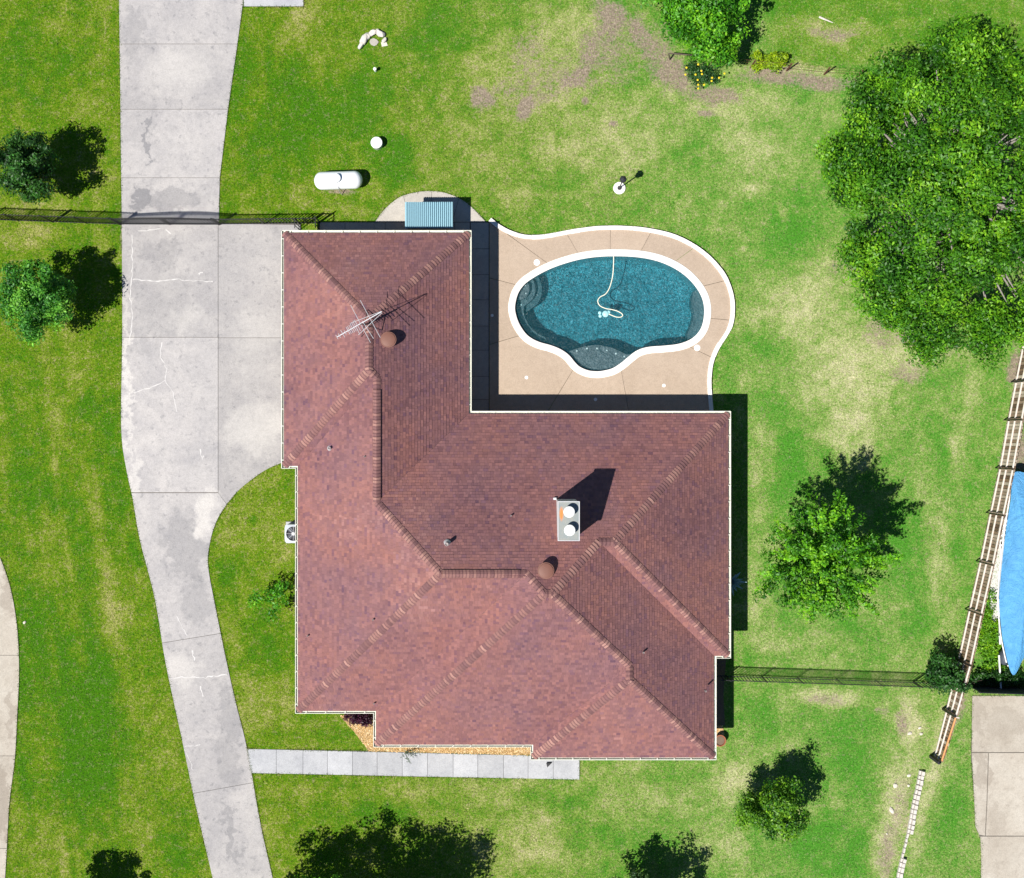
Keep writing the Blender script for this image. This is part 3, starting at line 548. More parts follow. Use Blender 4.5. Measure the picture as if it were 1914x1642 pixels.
# retaining wall of limestone blocks
rw = empty('limestone_border_wall', W(1140, 430, 0)); tag(rw, 'low curved white limestone wall edging the pool deck', 'wall')
wp = [np.array(W2(*p)) for p in WALLC]; cum = np.concatenate([[0], np.cumsum([np.linalg.norm(b - a) for a, b in zip(wp[:-1], wp[1:])])])
def along(s):
    s = min(max(s, 0), cum[-1]); i = min(int(np.searchsorted(cum, s, 'right')) - 1, len(wp) - 2); t = (s - cum[i]) / (cum[i + 1] - cum[i]); p = wp[i] * (1 - t) + wp[i + 1] * t; d = wp[i + 1] - wp[i]; d /= np.linalg.norm(d); return p, np.array([-d[1], d[0]])
s_ = 0.0
while s_ < cum[-1] - 0.1:
    ln = random.uniform(0.45, 0.85); e_ = min(s_ + ln, cum[-1]); m = 4; A = []; B = []; hw_ = 0.098 + random.uniform(-.006, .006)
    for i in range(m + 1):
        p, nn = along(s_ + 0.006 + (e_ - s_ - 0.012) * i / m); A.append(tuple(p + nn * hw_)); B.append(tuple(p - nn * hw_))
    MB().prism(A + B[::-1], -0.05, 0.17 + random.uniform(-.008, .008)).build('stone', M['lime'], rw); s_ = e_
# pool
pool = empty('swimming_pool', W(1140, 578, 0)); tag(pool, 'oval swimming pool with teal water and wide white coping', 'pool')
COPW = polyw(COP); a_ = sum(COPW[i][0] * COPW[(i + 1) % len(COPW)][1] - COPW[(i + 1) % len(COPW)][0] * COPW[i][1] for i in range(len(COPW)))
if a_ < 0: COPW = COPW[::-1]
INN = offset_closed(COPW, 0.315); n = len(COPW)
mb = MB(); rings = [(COPW, -0.05), (COPW, 0.125), (offset_closed(COPW, .02), 0.135), (offset_closed(COPW, .29), 0.135), (INN, 0.12), (INN, 0.02)]
vs = []; fs = []
for ring, z in rings: vs += [(p[0], p[1], z) for p in ring]
for r in range(len(rings) - 1):
    for i in range(n): fs.append((r * n + i, r * n + (i + 1) % n, (r + 1) * n + (i + 1) % n, (r + 1) * n + i))
smooth_angle(MB().add(vs, fs).build('coping', M['coping'], pool), 50)
WALL_IN = offset_closed(COPW, 0.30); FL = -1.45; vs = [(p[0], p[1], 0.03) for p in WALL_IN] + [(p[0], p[1], FL) for p in WALL_IN]
MB().add(vs, [(i, n + i, n + (i + 1) % n, (i + 1) % n) for i in range(n)]).build('pool_wall', M['plaster'], pool)
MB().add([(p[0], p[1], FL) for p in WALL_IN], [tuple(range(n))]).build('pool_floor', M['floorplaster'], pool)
WL = -0.02
wv = offset_closed(COPW, 0.303); MB().prism(wv, FL + 0.01, WL).build('water', M['water'], pool)
def z7(pts): return [(960 + x / 10.27, 480 + y / 10.27) for x, y in pts]
def pp(pts, z): return polyw(pts, z)
st1 = catmull(z7([(30, 830), (60, 740), (130, 640), (250, 500), (270, 495), (300, 560), (300, 660), (270, 740), (215, 800), (140, 825), (80, 832)]), n=4)
st2 = catmull(z7([(20, 1000), (60, 760), (250, 480), (350, 420), (365, 440), (410, 560), (415, 680), (380, 790), (310, 870), (215, 945), (190, 980)]), n=4)
st3 = catmull(z7([(200, 1060), (100, 780), (350, 400), (450, 370), (475, 400), (530, 530), (540, 680), (500, 830), (430, 930), (340, 1000), (250, 1060)]), n=4)
for pts, z in ((st1, -0.18), (st2, -0.45), (st3, -0.72)): MB().prism(pp(pts, z), FL, z).build('step', M['plaster'], pool)
bench = catmull(z7([(-30, 830), (95, 830), (195, 960), (190, 1060), (230, 1200), (310, 1340), (430, 1460), (560, 1530), (640, 1590), (660, 1640), (620, 1720), (380, 1720), (200, 1560), (60, 1380), (-30, 1150)]), True, 4)
MB().prism(pp(bench, -0.455), FL, -0.455).build('bench', M['plaster'], pool)
eb = z6([(1498, 560), (1480, 640), (1495, 700), (1480, 770), (1452, 850), (1500, 900), (1620, 820), (1640, 640), (1560, 540)])
MB().prism(pp(catmull(eb, True, 4), -0.50), FL, -0.50).build('bench', M['plaster'], pool)
sh = z6([(660, 952), (700, 945), (760, 925), (840, 908), (900, 910), (960, 922), (1010, 942), (1060, 965), (1110, 975), (1130, 1080), (880, 1120), (700, 1080), (630, 960)])
shelf = MB().prism(pp(catmull(sh, True, 4), -0.16), FL, -0.16).build('shelf', M['plaster'], pool)
for x, y in ((1078, 656.5), (1097, 652), (1115.5, 652), (1134, 655.5), (1151, 661.5), (1167, 667)):
    p = W(x, y, -0.16); MB().box(p.x - .035, p.x + .035, p.y - .035, p.y + .035, -0.165, -0.150).build('edge_tile', M['lid'], shelf)
p = W(1113, 667, -.16); MB().lathe(p, [(0.05, 0), (0.05, .008), (0.02, .012)], 12).build('drain_cap', M['mast'], shelf)
for x, y, z in ((974, 570, -.45), (975, 590, -.45), (982, 607, -.45), (993, 620, -.45), (1008, 632, -.45), (983, 549, -.18), (982, 534, -.18)):
    p = W(x, y, z); MB().box(p.x - .03, p.x + .03, p.y - .03, p.y + .03, z - .01, z + .012).build('edge_tile', M['lid'], pool)
# hose and cleaner
hp = z6([(980, 338), (979, 400), (974, 470), (955, 540), (930, 580), (895, 600), (880, 625), (893, 655), (930, 673), (970, 680), (1010, 692), (1038, 712), (1030, 727), (1000, 728), (965, 715), (950, 708)])
hpt = catmull([(*W2(x, y, 0.0), -0.005 if i > 1 else 0.10) for i, (x, y) in enumerate(hp)], n=8)
hose = MB().tube(hpt, 0.024, 8).build('pool_hose', M['hose'], None, W(1140, 530, 0), True); tag(hose, 'thin pale suction hose curling across the pool water', 'hose')
rc = W(1130, 587, -0.01); rob = empty('pool_cleaner', rc); tag(rob, 'small aqua pool cleaner at the end of the hose', 'pool cleaner')
MB().lathe(rc + Vector((.05, 0, -.08)), [(.12, 0), (.17, .05), (.14, .12), (.05, .15)], 14).build('body', M['robot'], rob, None, True)
for dx, dy in ((-.22, .05), (-.2, -.10), (.2, .08)): MB().lathe(rc + Vector((dx, dy, -.07)), [(.07, 0), (.09, .04), (.06, .09)], 10).build('wheel', M['robot'], rob, None, True)
# ------------------------------------------------------------------ house
def E(px, py, z): return Vector(((px - CX) * KE, -(py - CY) * KE, z))
house = empty('house', E(900, 1000, 0)); tag(house, 'large single storey house with reddish brown hipped shingle roof', 'house')
rw_ = [tuple(E(x, y, 0)[:2]) for x, y in ROOF]
def offset_ortho(poly, d):
    n = len(poly); a = sum(poly[i][0] * poly[(i + 1) % n][1] - poly[(i + 1) % n][0] * poly[i][1] for i in range(n)); sg = 1 if a > 0 else -1; out = []
    for i in range(n):
        p0, p1, p2 = np.array(poly[i - 1]), np.array(poly[i]), np.array(poly[(i + 1) % n])
        n1 = (p1 - p0) / np.linalg.norm(p1 - p0); n2 = (p2 - p1) / np.linalg.norm(p2 - p1)
        out.append(tuple(p1 + (np.array([-n1[1], n1[0]]) + np.array([-n2[1], n2[0]])) * d * sg))
    return out
MB().prism(offset_ortho(rw_, 0.50), -0.02, 2.46).build('wall', M['brick'], house)
fas = MB(); o1 = offset_ortho(rw_, 0.03); nR = len(o1)
MB().prism(o1, 2.44, 2.465, True, True).build('soffit', M['white'], house)
fas.add([(p[0], p[1], 2.466) for p in o1] + [(p[0], p[1], 2.60) for p in o1], [(i, (i + 1) % nR, nR + (i + 1) % nR, nR + i) for i in range(nR)]).build('fascia', M['white'], house)
# roof planes: (polygon, uphill direction)
ax = (W0 + E0) / 2; ar = ax - W0; bx = (W1 + E0) / 2; br = bx - W1
A1 = (ax, N0 + ar); A2 = (ax, S0 - ar); B1 = (bx, S0 - br); B2 = (bx, N1 + br)
hA = (S1 - N1) / 2; yA = N1 + hA; C1 = (W1 + hA, yA); C2 = (M1 + hA, yA)
hB = (S2 - N1) / 2; yB = N1 + hB; D1 = (M1 + hB, yB); D2 = (E2 - hB, yB)
hC = (SM - N1) / 2; yC = N1 + hC; F1 = (E2 - hC, yC); F2 = (E1 - hC, yC)
hD = (E2 - J) / 2; xD = J + hD; G1 = (xD, S2 - hD); G2 = (xD, S3 - hD)
PL = [([(W0, N0), (E0, N0), A1], 'N', N0), ([(W0, N0), A1, A2, (W0, S0)], 'W', W0), ([(W0, S0), A2, B1, (W1, S0)], 'S', S0),
      ([(E0, N0), (E0, N1), B2, B1, A2, A1], 'E', E0), ([(W1, S0), B1, B2, C1, (W1, S1)], 'W', W1),
      ([(E0, N1), (E1, N1), F2, F1, D2, D1, C2, C1, B2], 'N', N1), ([(W1, S1), C1, C2, (M1, S1)], 'S', S1), ([(M1, S1), C2, D1, (M1, S2)], 'W', M1),
      ([(M1, S2), D1, D2, G1, (J, S2)], 'S', S2), ([(J, S2), G1, G2, (J, S3)], 'W', J), ([(J, S3), G2, (E2, S3)], 'S', S3),
      ([(E2, SM), F1, D2, G1, G2, (E2, S3)], 'E', E2), ([(E2, SM), F1, F2, (E1, SM)], 'S', SM), ([(E1, N1), (E1, SM), F2], 'E', E1)]
def run_of(p, d, e): return {'N': p[1] - e, 'S': e - p[1], 'W': p[0] - e, 'E': e - p[0]}[d] * KE
deckmb = MB()
for poly, d, e in PL:
    deckmb.add([E(p[0], p[1], EZ + PITCH * run_of(p, d, e)) for p in poly], [tuple(range(len(poly)))])
roof = deckmb.build('roof', M['joint'], house)
# shingles
SL = math.sqrt(1 + PITCH * PITCH); EXPO = 0.148
pal = np.array([c for _, c in SHC])
def shingle_cols(n, X, Y):
    t = np.clip(rng.random(n) * 0.62 + (fbm(X, Y, 3.0, 21, 3) - .5) * 0.8 + 0.19, 0, 1); pos = np.array([p for p, _ in SHC]); c = np.stack([np.interp(t, pos, pal[:, k]) for k in range(3)], 1) * np.array((.97, .91, .91))
    hue = (fbm(X, Y, 1.2, 31, 3)[:, None] - .5); c = c * (1 + hue * np.array([0.25, 0.08, -0.15])); pur = rng.random(n) < 0.08; c[pur] *= np.array([0.80, 0.82, 0.98])
    return np.clip(c * rng.uniform(0.90, 1.09, n)[:, None], 0, 1)
for poly, d, e in PL:
    # u along the eave, r = horizontal run up from the eave (metres)
    if d in 'NS': pu = [((p[0] - CX) * KE, run_of(p, d, e)) for p in poly]
    else: pu = [(-(p[1] - CY) * KE, run_of(p, d, e)) for p in poly]
    e0 = {'N': -(e - CY) * KE, 'S': -(e - CY) * KE, 'W': (e - CX) * KE, 'E': (e - CX) * KE}[d]
    sgn = {'N': -1, 'S': 1, 'W': 1, 'E': -1}[d]
    def rngu(r):
        xs_ = []
        for i in range(len(pu)):
            a, b = pu[i], pu[(i + 1) % len(pu)]
            if a[1] == b[1]:
                if abs(a[1] - r) < 1e-6: xs_ += [a[0], b[0]]
                continue
            if min(a[1], b[1]) - 1e-9 <= r <= max(a[1], b[1]) + 1e-9: xs_.append(a[0] + (b[0] - a[0]) * (r - a[1]) / (b[1] - a[1]))
        return (min(xs_), max(xs_)) if xs_ else None
    rmax = max(p[1] for p in pu); step = EXPO / SL; V = []; k = 0; CN = []
    while k * step < rmax - 1e-4:
        r0 = k * step; r1 = min((k + 1) * step, rmax - 1e-5); a = rngu(max(r0, 1e-5)); b = rngu(r1); k += 1
        if a is None or b is None: continue
        lo = min(a[0], b[0]); hi = max(a[1], b[1]); us = [lo - random.uniform(0, .3)]
        while us[-1] < hi: us.append(us[-1] + random.choice((0.10, 0.13, 0.17, 0.21)) * random.uniform(.9, 1.1))
        for u0, u1 in zip(us[:-1], us[1:]):
            q0, q1 = max(u0, a[0]), min(u1, a[1]); w0_, w1_ = max(u0, b[0]), min(u1, b[1])
            if q1 - q0 < 0.004 and w1_ - w0_ < 0.004: continue
            q0, q1 = min(q0, a[1]), max(q1, a[0]); w0_, w1_ = min(w0_, b[1]), max(w1_, b[0])
            if q1 < q0: q0 = q1 = (q0 + q1) / 2
            if w1_ < w0_: w0_ = w1_ = (w0_ + w1_) / 2
            th = random.choice((0.011, 0.014, 0.024, 0.026)); up = th; rb = r0 - (0.012 if k == 1 else 0)
            def P(u, r, dz):
                z = EZ + PITCH * r + dz; off = e0 + sgn * r
                return (u, off, z) if d in 'NS' else (off, u, z)
            g_ = 0.0025
            V.append([P(q0 + g_, rb, up), P(q1 - g_, rb, up), P(w1_ - g_, r1, 0.004), P(w0_ + g_, r1, 0.004)]); CN.append(((u0 + u1) / 2, r0))
            V.append([P(q0 + g_, rb, 0.001), P(q1 - g_, rb, 0.001), P(q1 - g_, rb, up), P(q0 + g_, rb, up)])
            V.append([P(q0 + g_, rb, 0.001), P(q0 + g_, rb, up), P(w0_ + g_, r1, 0.004), P(w0_ + g_, r1, 0.0)])
    V = np.array(V); c = V.reshape(-1, 3, 4, 3)[:, 0].mean(1); col = np.repeat(shingle_cols(len(c), c[:, 0], c[:, 1]), 3, 0)
    o = tri_mesh('shingles', V, 1, col, M['shingle'], roof, 'stuff', (0, 0, 0))
# hip and ridge caps
def zr(p):
    best = 0
    for x0, x1, y0, y1 in ((W0, E0, N0, S0), (W1, E0, N0, S1), (W1, E1, N1, S1), (M1, E2, N1, S2), (M1, E1, N1, SM), (J, E2, N1, S3)):
        best = max(best, min(p[0] - x0, x1 - p[0], p[1] - y0, y1 - p[1]))
    return EZ + PITCH * best * KE
M['capband'] = m_objrand('shingle_cap_dark_band', [(0, (0.115, 0.056, 0.060)), (1, (0.19, 0.095, 0.092))])
def cap_mesh(name, drop, length=0.21, wd=0.165):
    vs = []; T = (-1, -.5, 0, .5, 1)
    for x, lift in ((0, 0.046), (0.098, 0.032), (length, 0.016)):
        for t in T: vs.append((x + (0.022 * (1 - t * t) if x < .2 else 0), t * wd, lift - abs(t) ** 1.25 * wd * drop + 0.002))
    for t in T: vs.append((0.022 * (1 - t * t), t * wd, 0.010 - abs(t) ** 1.25 * wd * drop - 0.002))
    fs = [(i, i + 5, i + 6, i + 1) for i in range(4)] + [(15 + i, i, i + 1, 16 + i) for i in range(4)] + [(i + 5, i + 10, i + 11, i + 6) for i in range(4)]
    me = bpy.data.meshes.new(name); me.from_pydata(vs, [], fs); me.update(); me.materials.append(M['cap']); me.materials.append(M['capband'])
    for p in me.polygons: p.material_index = 0 if p.index < 8 else 1
    return me
capH = cap_mesh('hip_cap', PITCH / math.sqrt(2) * 0.97); capR = cap_mesh('ridge_cap', PITCH * 0.97)
segs = [((W0, N0), A1, 0), ((E0, N0), A1, 0), (A2, A1, 1), (B1, A2, 0), (B2, B1, 1), (B2, C1, 0), (C1, C2, 1), (C2, D1, 0), (D1, D2, 1), (F1, D2, 0), (F1, F2, 1), ((E1, N1), F2, 0), ((E1, SM), F2, 0), (G1, D2, 0), (G2, G1, 1), ((E2, S3), G2, 0), ((J, S3), G2, 0), ((W0, S0), A2, 0), ((W1, S1), C1, 0), ((M1, S2), D1, 0)]
mats = []
for a, b, ridge in segs:
    A = E(a[0], a[1], zr(a)); B = E(b[0], b[1], zr(b)); d = B - A; Ls = d.length
    if Ls < 0.05: continue
    xh = d.normalized(); yh = Vector((0, 0, 1)).cross(xh).normalized(); zh = xh.cross(yh); n_ = max(1, int(Ls / 0.150)); st = Ls / n_
    for i in range(n_):
        p = A + xh * (i * st - (0.02 if i == 0 else 0)); m = Matrix((( xh.x, yh.x, zh.x, p.x), (xh.y, yh.y, zh.y, p.y), (xh.z, yh.z, zh.z, p.z), (0, 0, 0, 1)))
        mats.append((m, ridge))
hz = wloc(roof)
random.shuffle(mats); big = mats[:300]; rest = mats[300:]
for m, ridge in big:
    o = link('hip_cap' if not ridge else 'ridge_cap', capR if ridge else capH, None, roof); mm = m.copy(); mm.translation = m.translation - hz; o.matrix_local = mm
RV = []; RC = []
for m, ridge in rest:
    me_ = capR if ridge else capH; vv = [m @ v.co for v in me_.vertices]
    cc = np.array([np.interp(rng.random(), [q_[0] for q_ in CAPC], [q_[1][k_] for q_ in CAPC]) for k_ in range(3)]) if False else np.array(CAPC[rng.integers(0, 4)][1]) * rng.uniform(.85, 1.15)
    for p in me_.polygons: RV.append([tuple(vv[i]) for i in p.vertices]); RC.append(cc if p.material_index == 0 else np.array((.15, .074, .075)))
tri_mesh('hip_caps', np.array(RV), 1, np.array(RC), M['shingle'], roof, 'stuff')
def ridge_vent(a, b):
    A = E(a[0], a[1], zr(a)); B = E(b[0], b[1], zr(b)); d = (B - A).normalized(); y = Vector((0, 0, 1)).cross(d); mb = MB(); pr = []
    for P_ in (A, B):
        for t, z in ((-.19, .0), (-.17, .035), (0, .065 + .0), (.17, .035), (.19, 0)): pr.append(P_ + y * t + Vector((0, 0, z - abs(t) * PITCH)))
    mb.add(pr, [(i, i + 1, i + 6, i + 5) for i in range(4)] + [(0, 5, 9, 4), (0, 4, 3, 2, 1), (5, 6, 7, 8, 9)]).build('ridge_vent', M['vent'], roof)
    # cap pieces along the top of the vent
ridge_vent((bx, B1[1] + 22), (bx, B2[1] - 3)); ridge_vent((C1[0] + 3, yA), (C2[0] - 12, yA))
for a, b in (((bx, B1[1] + 22), (bx, B2[1] - 3)), ((C1[0] + 3, yA), (C2[0] - 12, yA))):
    A = E(a[0], a[1], zr(a) + .045); B = E(b[0], b[1], zr(b) + .045); d = B - A; xh = d.normalized(); yh = Vector((0, 0, 1)).cross(xh); n_ = int(d.length / .14)
    for i in range(n_):
        p = A + d * (i / n_) - hz; m = Matrix(((xh.x, yh.x, 0, p.x), (xh.y, yh.y, 0, p.y), (0, 0, 1, p.z), (0, 0, 0, 1))); o = link('ridge_cap', capR, None, roof); o.matrix_local = m
# gutters with straps
gin = offset_ortho(rw_, -0.005); gout = offset_ortho(rw_, -0.125)
for i in range(nR):
    j = (i + 1) % nR; a, b = Vector((*gin[i], 0)), Vector((*gin[j], 0)); c, d = Vector((*gout[j], 0)), Vector((*gout[i], 0)); mid_in = (a + b) / 2; mid_out = (c + d) / 2; nrm = (mid_out - mid_in).normalized(); t = (b - a).normalized()
    mb = MB(); z0, z1 = 2.47, 2.585
    def q4(p1, p2, p3, p4, za, zb): mb.prism([tuple(p1[:2]), tuple(p2[:2]), tuple(p3[:2]), tuple(p4[:2])], za, zb)
    q4(a, b, c, d, z0, z0 + .006)
    q4(d, c, c - nrm * .012, d - nrm * .012, z0 + .007, z1 - .012)
    q4(d + nrm * .004, c + nrm * .004, c - nrm * .026, d - nrm * .026, z1 - .012, z1)
    q4(a, b, b + nrm * .018, a + nrm * .018, z0 + .007, z1 - .01)
    gt = mb.build('gutter', M['gutter'], house)
    Lg = (d - c).length; ns = max(1, int(Lg / 0.72))
    for k in range(ns):
        p = d + (c - d) * ((k + .5) / ns) - nrm * .055; MB().obox((p.x, p.y, z1 + .003), t * .018, nrm * .062, Vector((0, 0, .004))).build('hanger', M['gutter'], gt)
wc = offset_ortho(rw_, 0.46); wm = offset_ortho(rw_, -0.06)
for i in (0, 1, 3, 5, 6, 9, 11, 13):
    a2, b2 = wc[i], wm[i]
    MB().tube([(b2[0], b2[1], 2.47), (b2[0] * .9 + a2[0] * .1, b2[1] * .9 + a2[1] * .1, 2.40), (a2[0], a2[1], 2.22), (a2[0], a2[1], 0.05)], .038, 6).build('downspout', M['gutter'], house)
# roof furniture
def roofpt(px, py):
    z = 4.0
    for _ in range(30):
        p = W(px, py, z); e = (p.x / KE + CX, CY - p.y / KE); z = 0.5 * z + 0.5 * zr(e)
    return W(px, py, z)
# chimney
ZT = 8.0; a = W(1043, 938, ZT); b = W(1083, 1011, ZT)
ch = MB().prism([(a.x + .03, b.y + .03), (b.x - .03, b.y + .03), (b.x - .03, a.y - .03), (a.x + .03, a.y - .03)], 4.6, ZT - .06).build('chimney', M['cream'], house)
MB().prism([(a.x, b.y), (b.x, b.y), (b.x, a.y), (a.x, a.y)], ZT - .06, ZT).build('chase_cover', M['pan'], ch)
mb = MB()
for (x0, x1, y0, y1) in ((a.x - .01, b.x + .01, a.y - .015, a.y + .012), (a.x - .01, b.x + .01, b.y - .012, b.y + .015), (a.x - .012, a.x + .02, b.y + .016, a.y - .016), (b.x - .02, b.x + .012, b.y + .016, a.y - .016)): mb.box(x0, x1, y0, y1, ZT - .08, ZT + .018)
mb.build('cover_rim', M['alum'], ch)
mb = MB()
for (x0, x1) in ((a.x - .10, a.x + .03),): mb.box(x0, x1, a.y - .06, a.y + .03, 4.95, 5.35)
mb.build('flashing', M['alum'], ch)
for x, y in ((1064, 957.5), (1065, 992)):
    p = W(x, y, ZT + .42); p.z = ZT
    fl = MB().lathe(p, [(.14, 0), (.14, .24), (.13, .25)], 20).build('flue_pipe', M['alum'], ch, None, True)
    MB().lathe(p, [(.20, .24), (.225, .26), (.225, .36), (.20, .375), (.02, .43)], 24).build('flue_cap', M['lid'], fl)
for x, y in ((1020, 1066), (727, 636)):
    p = roofpt(x, y); p.z -= .1
    v = MB().lathe(p, [(.20, -.1), (.20, .22), (.19, .23)], 20).build('roof_vent', M['vent'], house)
    smooth_angle(MB().lathe(p, [(.30, .24), (.335, .25), (.338, .35), (.30, .352), (.295, .385), (.20, .41), (.05, .415)], 28).build('vent_hood', M['vent'], v))
for x, y, r, h in ((617, 838, .06, .30), (682, 854, .035, .18), (955, 964, .035, .25), (836, 1016, .075, .55), (698, 1158, .035, .26), (576, 1188, .035, .26), (700, 1314, .035, .28), (1202, 1219, .04, .30), (1318, 1291, .04, .28)):
    p = roofpt(x, y); p.z -= .05; v = MB().lathe(p, [(r, 0), (r, h), (r * .7, h), (r * .7, h - .05)], 12).build('vent_pipe', M['pipe'], house)
    if r > .05:
        MB().lathe(p, [(r * 2.2, .02), (r * 1.3, .12), (r * 1.05, .16)], 14).build('pipe_boot', M['alum'], v)
# ------------------------------------------------------------------ antenna
AZt = 7.25
def An(x, y, dz=0): return W(620 + x / 9.57, 540 + y / 9.57, AZt + dz)
base = E(A1[0] + 1, A1[1] + 8, zr(A1)); ant = empty('tv_antenna', base); tag(ant, 'aluminium rooftop television antenna with many rods on a short mast', 'antenna')
tip, end = An(95, 865), An(895, 410); MB().beam(tip, end, .035).build('boom', M['alum'], ant)
bd = (end - tip); perp = Vector((-bd.y, bd.x, 0)).normalized()
mid = An(520, 640); MB().tube([base + Vector((0, 0, -.1)), Vector((mid.x, mid.y, AZt + .1))], .022, 8).build('mast', M['mast'], ant)
for dx, dy in ((.5, -.25), (-.35, -.55), (-.1, .6)):
    f_ = Vector((base.x + dx, base.y + dy, 0)); ee = (f_.x / KE + CX, CY - f_.y / KE); f_.z = zr(ee) + .03; MB().tube([f_, base + (mid - base) * .55 + Vector((0, 0, .1))], .014, 6).build('mast_leg', M['mast'], ant)
def element(p0, p1, r=.010): MB().tube([p0, p1], r, 6).build('rod', M['alum'], ant)
for (x0, y0, x1, y1) in ((510, 205, 870, 875), (340, 295, 695, 965), (380, 570, 495, 800), (545, 575, 750, 895), (330, 610, 370, 690)): element(An(x0, y0), An(x1, y1), .012)
for (x0, y0, x1, y1) in ((890, 405, 345, 615), (900, 430, 475, 830)): element(An(x0, y0, .01), An(x1, y1, .01), .011)
for t, hl in ((.0, .10), (.055, .10), (.13, .17), (.185, .10), (.25, .17), (.28, .17), (.315, .18), (.35, .19), (.385, .19), (.42, .19), (.46, .26)):
    c = tip + bd * t + Vector((0, 0, .018)); element(c - perp * hl, c + perp * hl, .012)
# ------------------------------------------------------------------ shed, tank, small things behind the house
ZS = 1.6; s0 = W(757, 378, ZS); s1 = W(845, 427, ZS); shed = empty('pump_shed', Vector(((s0.x + s1.x) / 2, (s0.y + s1.y) / 2, 0))); tag(shed, 'small shed with pale blue ribbed metal roof on the round patio', 'shed')
MB().box(s0.x + .1, s1.x - .1, s1.y + .06, s0.y - .1, 0.036, ZS - .09).build('wall', M['brick'], shed)
mb = MB(); nr = 24; vs = []; wv_ = (s1.x - s0.x) / nr
prof = []
for i in range(nr):
    x = s0.x + i * wv_; prof += [(x, 0), (x + wv_ * .45, 0), (x + wv_ * .5, .07), (x + wv_ * .9, .07)]
prof.append((s1.x, 0.0))
for x, z in prof: vs += [(x, s1.y, ZS - .05 + z), (x, s0.y, ZS - .03 + z)]
mb.add(vs, [(2 * i, 2 * i + 2, 2 * i + 3, 2 * i + 1) for i in range(len(prof) - 1)]).build('roof', M['corr'], shed)
MB().box(s0.x + .02, s1.x - .02, s1.y + .02, s0.y - .02, ZS - .088, ZS - .056).build('roof_frame', M['steel'], shed)
MB().box(s1.x + .004, s1.x + .03, s1.y, s0.y, ZS - .09, ZS + .03).build('roof_trim', M['corr'], shed)
# propane tank
t0 = W(587, 338.5, .62); t1 = W(677, 335.5, .62); axv = (t1 - t0); Lt = axv.length; xh = axv.normalized(); yh = Vector((-xh.y, xh.x, 0)); R = .41; mid = (t0 + t1) / 2
tank = empty('propane_tank', Vector((mid.x, mid.y, 0))); tag(tank, 'long white propane tank with round ends lying on the back lawn', 'tank')
prof = [];
for i in range(9): t = math.pi / 2 * i / 8; prof.append((-Lt / 2 + R * .85 * (1 - math.cos(t)), R * math.sin(t) + .001))
prof += [(-x, r) for x, r in prof[::-1]]
vs = []; nn_ = 28; zc = .55
for x, r in prof:
    for k in range(nn_): t = 2 * math.pi * k / nn_; vs.append(Vector((mid.x, mid.y, zc)) + xh * x + yh * r * math.cos(t) + Vector((0, 0, r * math.sin(t))))
fs = [(i * nn_ + k, i * nn_ + (k + 1) % nn_, (i + 1) * nn_ + (k + 1) % nn_, (i + 1) * nn_ + k) for i in range(len(prof) - 1) for k in range(nn_)]
MB().add(vs, fs).build('tank_body', M['tank'], tank, None, True)
dm = Vector((mid.x, mid.y, zc + R - .05)) + xh * -.02; smooth_angle(MB().lathe(dm, [(.20, 0), (.20, .16), (.19, .19), (.10, .22), (.02, .225)], 24).build('valve_dome', M['tank'], tank))
for s in (-.62, .62): MB().obox(Vector((mid.x, mid.y, .1)) + xh * s, xh * .12, yh * .30, Vector((0, 0, .12))).build('foot', M['walk'], tank)
pb = Vector((mid.x, mid.y, 0)) + xh * .02; MB().tube([pb + Vector((0, 0, zc + .38)), pb - yh * .43 + Vector((0, 0, .75)), pb - yh * .5 + Vector((0, 0, .35)), pb - yh * .56 + xh * .06 + Vector((0, 0, .0))], .018, 6).build('gas_pipe', M['alum'], tank)
for s in (-.45, -.28): MB().obox(Vector((mid.x, mid.y, zc + R + .01)) + xh * s, xh * .03, yh * .012, Vector((0, 0, .02))).build('lifting_lug', M['steel'], tank)
p = W(705.5, 271, 0); ss = empty('septic_riser', p); tag(ss, 'round white lidded riser standing in the lawn above the tank', 'riser')
MB().lathe(p, [(.25, -.02), (.25, .40), (.24, .41)], 28).build('pipe', M['steel'], ss); smooth_angle(MB().lathe(p, [(.262, .38), (.27, .40), (.265, .44), (.18, .465), (.02, .47)], 28).build('lid', M['lid'], ss))
p = W(702, 133, 0); ss = empty('vent_stub', p); tag(ss, 'small white upright pipe stub in the lawn below the stone ring', 'pipe'); MB().lathe(p, [(.06, -.02), (.06, .30)], 14).build('pipe', M['lid'], ss); MB().lathe(p, [(.075, .28), (.078, .34), (.03, .37)], 14).build('cap', M['lid'], ss)
def rock_mesh(c, r, flat=.6, seed=0, mat='rock', name='stone', parent=None, elong=(1, 1), rot=0):
    rg = random.Random(seed); bm = bmesh.new(); bmesh.ops.create_icosphere(bm, subdivisions=2, radius=1.0)
    pl = [(Vector((rg.gauss(0, 1), rg.gauss(0, 1), rg.gauss(0, 1))).normalized(), rg.uniform(.55, .9)) for _ in range(9)]
    for v in bm.verts:
        for nn, dd in pl:
            k = v.co.dot(nn)
            if k > dd: v.co -= nn * (k - dd) * .85
    ca, sa = math.cos(rot), math.sin(rot); o0 = wloc(parent) if parent else Vector(c)
    for v in bm.verts:
        x, y, z = v.co.x * r * elong[0], v.co.y * r * elong[1], v.co.z * r * flat; v.co = Vector((x * ca - y * sa, x * sa + y * ca, z)) + (Vector(c) - o0)
    me = bpy.data.meshes.new(name); bm.to_mesh(me); bm.free(); return link(name, me, M[mat], parent, (0, 0, 0) if parent else c)
sr = empty('stone_ring', W(697, 78, 0)); tag(sr, 'horseshoe of white limestone rocks around a flat slab on the back lawn', 'stones')
